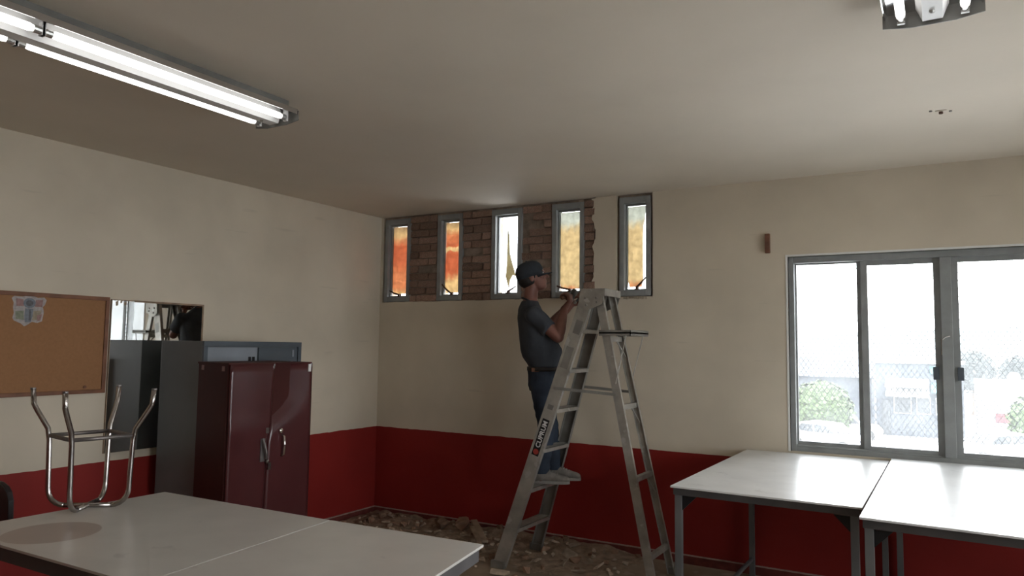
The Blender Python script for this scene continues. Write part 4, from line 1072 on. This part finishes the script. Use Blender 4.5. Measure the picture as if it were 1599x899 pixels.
street_tree('street_tree_bush', 8.9, 40, 1.6, 1.5, -1.9, 'bush', 'green tree beside the faded red band of the white building', 4, 1200)
for k, (x, y, rx, rz, zc) in enumerate(((6.6, 66, 1.7, 1.8, .0), (10.2, 70, 1.8, 1.6, -.3), (14.2, 69, 2.0, 2.2, .2))):
    street_tree('far_tree', x, y, rx, rz, zc, 'tree', ['grey hazy tree rising beside the shop roof beyond the white building', 'grey hazy tree rising behind the round white dish', 'tall grey hazy tree beyond the red banded white building'][k], 10+k, 900)
def car(x, y, rz, lab):
    t = thing('street_car', (x, y, GZ), lab, 'car'); mx = Matrix.Translation(V((x, y, GZ))) @ Matrix.Rotation(rz, 4, 'Z')
    def pr(name, poly, w0, w1, m, par, bev=0):
        bm = B(); prism(bm, [mx @ V((p, w0, q)) for p, q in poly], (mx.to_3x3() @ V((0, w1-w0, 0)))); return part(name, bm, M[m], par, bevel=bev)
    pr('car_body', [(-1.95, .3), (1.95, .3), (2.0, .55), (1.85, .80), (1.0, .90), (.45, 1.38), (-1.0, 1.42), (-1.7, .98), (-1.98, .9)], -.82, .82, 'carwhite', t, .05)
    for s in (-.825, .815):
        pr('side_window', [(.82, .93), (.40, 1.30), (-.25, 1.33), (-.25, .93)], s, s+.01, 'carglass', t); pr('side_window', [(-.33, .93), (-.33, 1.33), (-.95, 1.34), (-1.4, .98)], s, s+.01, 'carglass', t)
    bm = B(); q = [mx @ V(p) for p in ((1.02, -.68, .91), (1.02, .68, .91), (.50, .62, 1.35), (.50, -.62, 1.35))]; prism(bm, q, mx.to_3x3() @ V((.02, 0, .02))); part('windscreen', bm, M['carglass'], t)
    bm = B(); q = [mx @ V(p) for p in ((-1.72, -.66, 1.0), (-1.72, .66, 1.0), (-1.06, .60, 1.40), (-1.06, -.60, 1.40))]; prism(bm, q, mx.to_3x3() @ V((-.02, 0, .02))); part('rear_window', bm, M['carglass'], t)
    for px_ in (-1.2, 1.25):
        for s in (-.78, .78):
            bm = B(); c_ = mx @ V((px_, s, .31)); dv = (mx.to_3x3() @ V((0, .09, 0))); tube(bm, [c_-dv, c_+dv], .31, 16); part('wheel', bm, M['tyre'], t)
    for s in (-.6, .6):
        bm = B(); c_ = mx @ V((1.93, s, .62)); ellip(bm, c_, (.09, 0, 0), (0, .14, 0), (0, 0, .08), 10, 6); part('head_lamp', bm, M['bld_pale'], t)
car(-.75, 36.6, -.35, 'white car parked below the round tree')
car(6.55, 36.6, -2.5, 'white car parked in front of the white building with a red band')
car(-.55, 42.7, .12, 'white car parked at the shop kerb beside the slim posts')
# shop across the street
t = thing('street_shop', (3.2, 46.5, GZ), 'low pale shop with awnings and turquoise sign across the street', 'building')
bm = B(); bx(bm, 1.0, 5.6, 45, 49, GZ, .85); part('shop_wall', bm, M['bld_grey'], t)
bm = B(); bx(bm, .9, 5.7, 44.8, 49.1, .85, 1.0); part('roof_edge', bm, M['bld_pale'], t)
for z0, z1, dy in ((-.50, -.05, 1.0), (-1.05, -.62, .7)):
    bm = B(); prism(bm, [V((1.55, 45, z1)), V((1.55, 45-dy, z0)), V((1.55, 45-dy, z0-.06)), V((1.55, 45, z1-.12))], (2.3, 0, 0)); part('awning', bm, M['bld_pale'], t)
bm = B(); prism(bm, [V((3.95, 45, -.25)), V((3.95, 44.2, -.75)), V((3.95, 44.2, -.82)), V((3.95, 45, -.4))], (1.5, 0, 0)); part('awning', bm, M['turq'], t, 'turquoise awning')
bm = B(); bx(bm, 3.9, 5.5, 44.9, 45, .25, .7); part('sign_board', bm, M['turq'], t, 'turquoise sign board')
for x0, x1 in ((2.0, 2.85), (3.2, 3.85), (4.2, 5.3)):
    bm = B(); bx(bm, x0-.05, x1+.05, 44.93, 44.99, -2.15, -1.15); wf = part('window', bm, M['bld_pale'], t)
    bm = B(); bx(bm, x0, x1, 44.91, 44.935, -2.1, -1.2); part('pane', bm, M['bld_glass'], wf)
bm = B(); bx(bm, 1.3, 1.75, 44.92, 44.99, GZ, -1.4); part('door', bm, M['bld_glass'], t)
bm = B(); bx(bm, 1.0, 5.6, 44.2, 45, GZ, GZ+.12); part('kerb', bm, M['bld_pale'], t)
for k in range(2):
    bm = B(); bx(bm, .62+.22*k, .70+.22*k, 44.4, 44.5, GZ, .0-.3*k); tag(mk('street_post', bm, M['bld_grey']), ['slim grey street post beside the shop, the taller one', 'slim grey street post beside the shop, the shorter one'][k], 'post')
t = thing('street_warehouse', (-2.6, 52, GZ), 'long grey building behind the round tree', 'building')
bm = B(); bx(bm, -7, .4, 50, 55, GZ, -.2); part('wall', bm, M['bld_grey'], t)
bm = B(); prism(bm, [V((-7.2, 49.6, -.25)), V((-7.2, 52.5, 1.0)), V((-7.2, 55.4, -.25))], (7.8, 0, 0)); part('roof', bm, M['bld_grey'], t)
t = thing('street_white_house', (9, 49, GZ), 'white low building with a faded red band across the street', 'building')
bm = B(); bx(bm, 6.3, 14, 47.5, 52, GZ, -.15); part('wall', bm, M['bld_pale'], t)
bm = B(); bx(bm, 7.2, 8.8, 47.4, 47.5, -2.6, -2.05); part('red_band', bm, M['pink'], t, 'faded red painted band')
t = thing('street_dish', (9.35, 60, GZ), 'white round dish on a pole above the white building', 'dish')
bm = B(); tube(bm, [V((9.0, 60, GZ)), V((9.0, 60, -.3))], .05, 8); part('pole', bm, M['bld_grey'], t)
bm = B(); rs = []
for r_, dy in ((.03, .12), (.25, .08), (.42, .0)): rs.append([bm.verts.new((9.0+r_*math.cos(2*PI*i/20), 59.9-.12+dy, -.25+r_*math.sin(2*PI*i/20))) for i in range(20)])
skin_rings(bm, rs); part('dish', bm, M['bld_pale'], t)
bm = B(); gvs = []
nx, ny = 60, 10
for j in range(ny+1):
    for i in range(nx+1):
        x = -70+160*i/nx; y = 115+30*j/ny; k = math.sin(PI*j/ny)
        gvs.append(bm.verts.new((x, y, GZ + k*(9.0 + 4*noise.noise(V((x*.035, 2, 1))) + 1.2*noise.noise(V((x*.2, y*.1, 1)))))))
for j in range(ny):
    for i in range(nx):
        a_ = j*(nx+1)+i; bm.faces.new((gvs[a_], gvs[a_+1], gvs[a_+nx+2], gvs[a_+nx+1]))
tag(mk('hill_outside', bm, M['hill'], smooth=True), 'pale hazy hill on the horizon outside', 'hill')

for o in list(bpy.data.objects):
    if o.type == 'MESH' and o.parent and o.name.split('.')[0] in ('lamp_holder', 'tube_cap', 'rung_brace', 'bolt', 'laces', 'shelf_strut', 'sticker_scrap', 'tape_piece', 'vent_slot', 'gusset', 'lock_plate'):
        split(o)
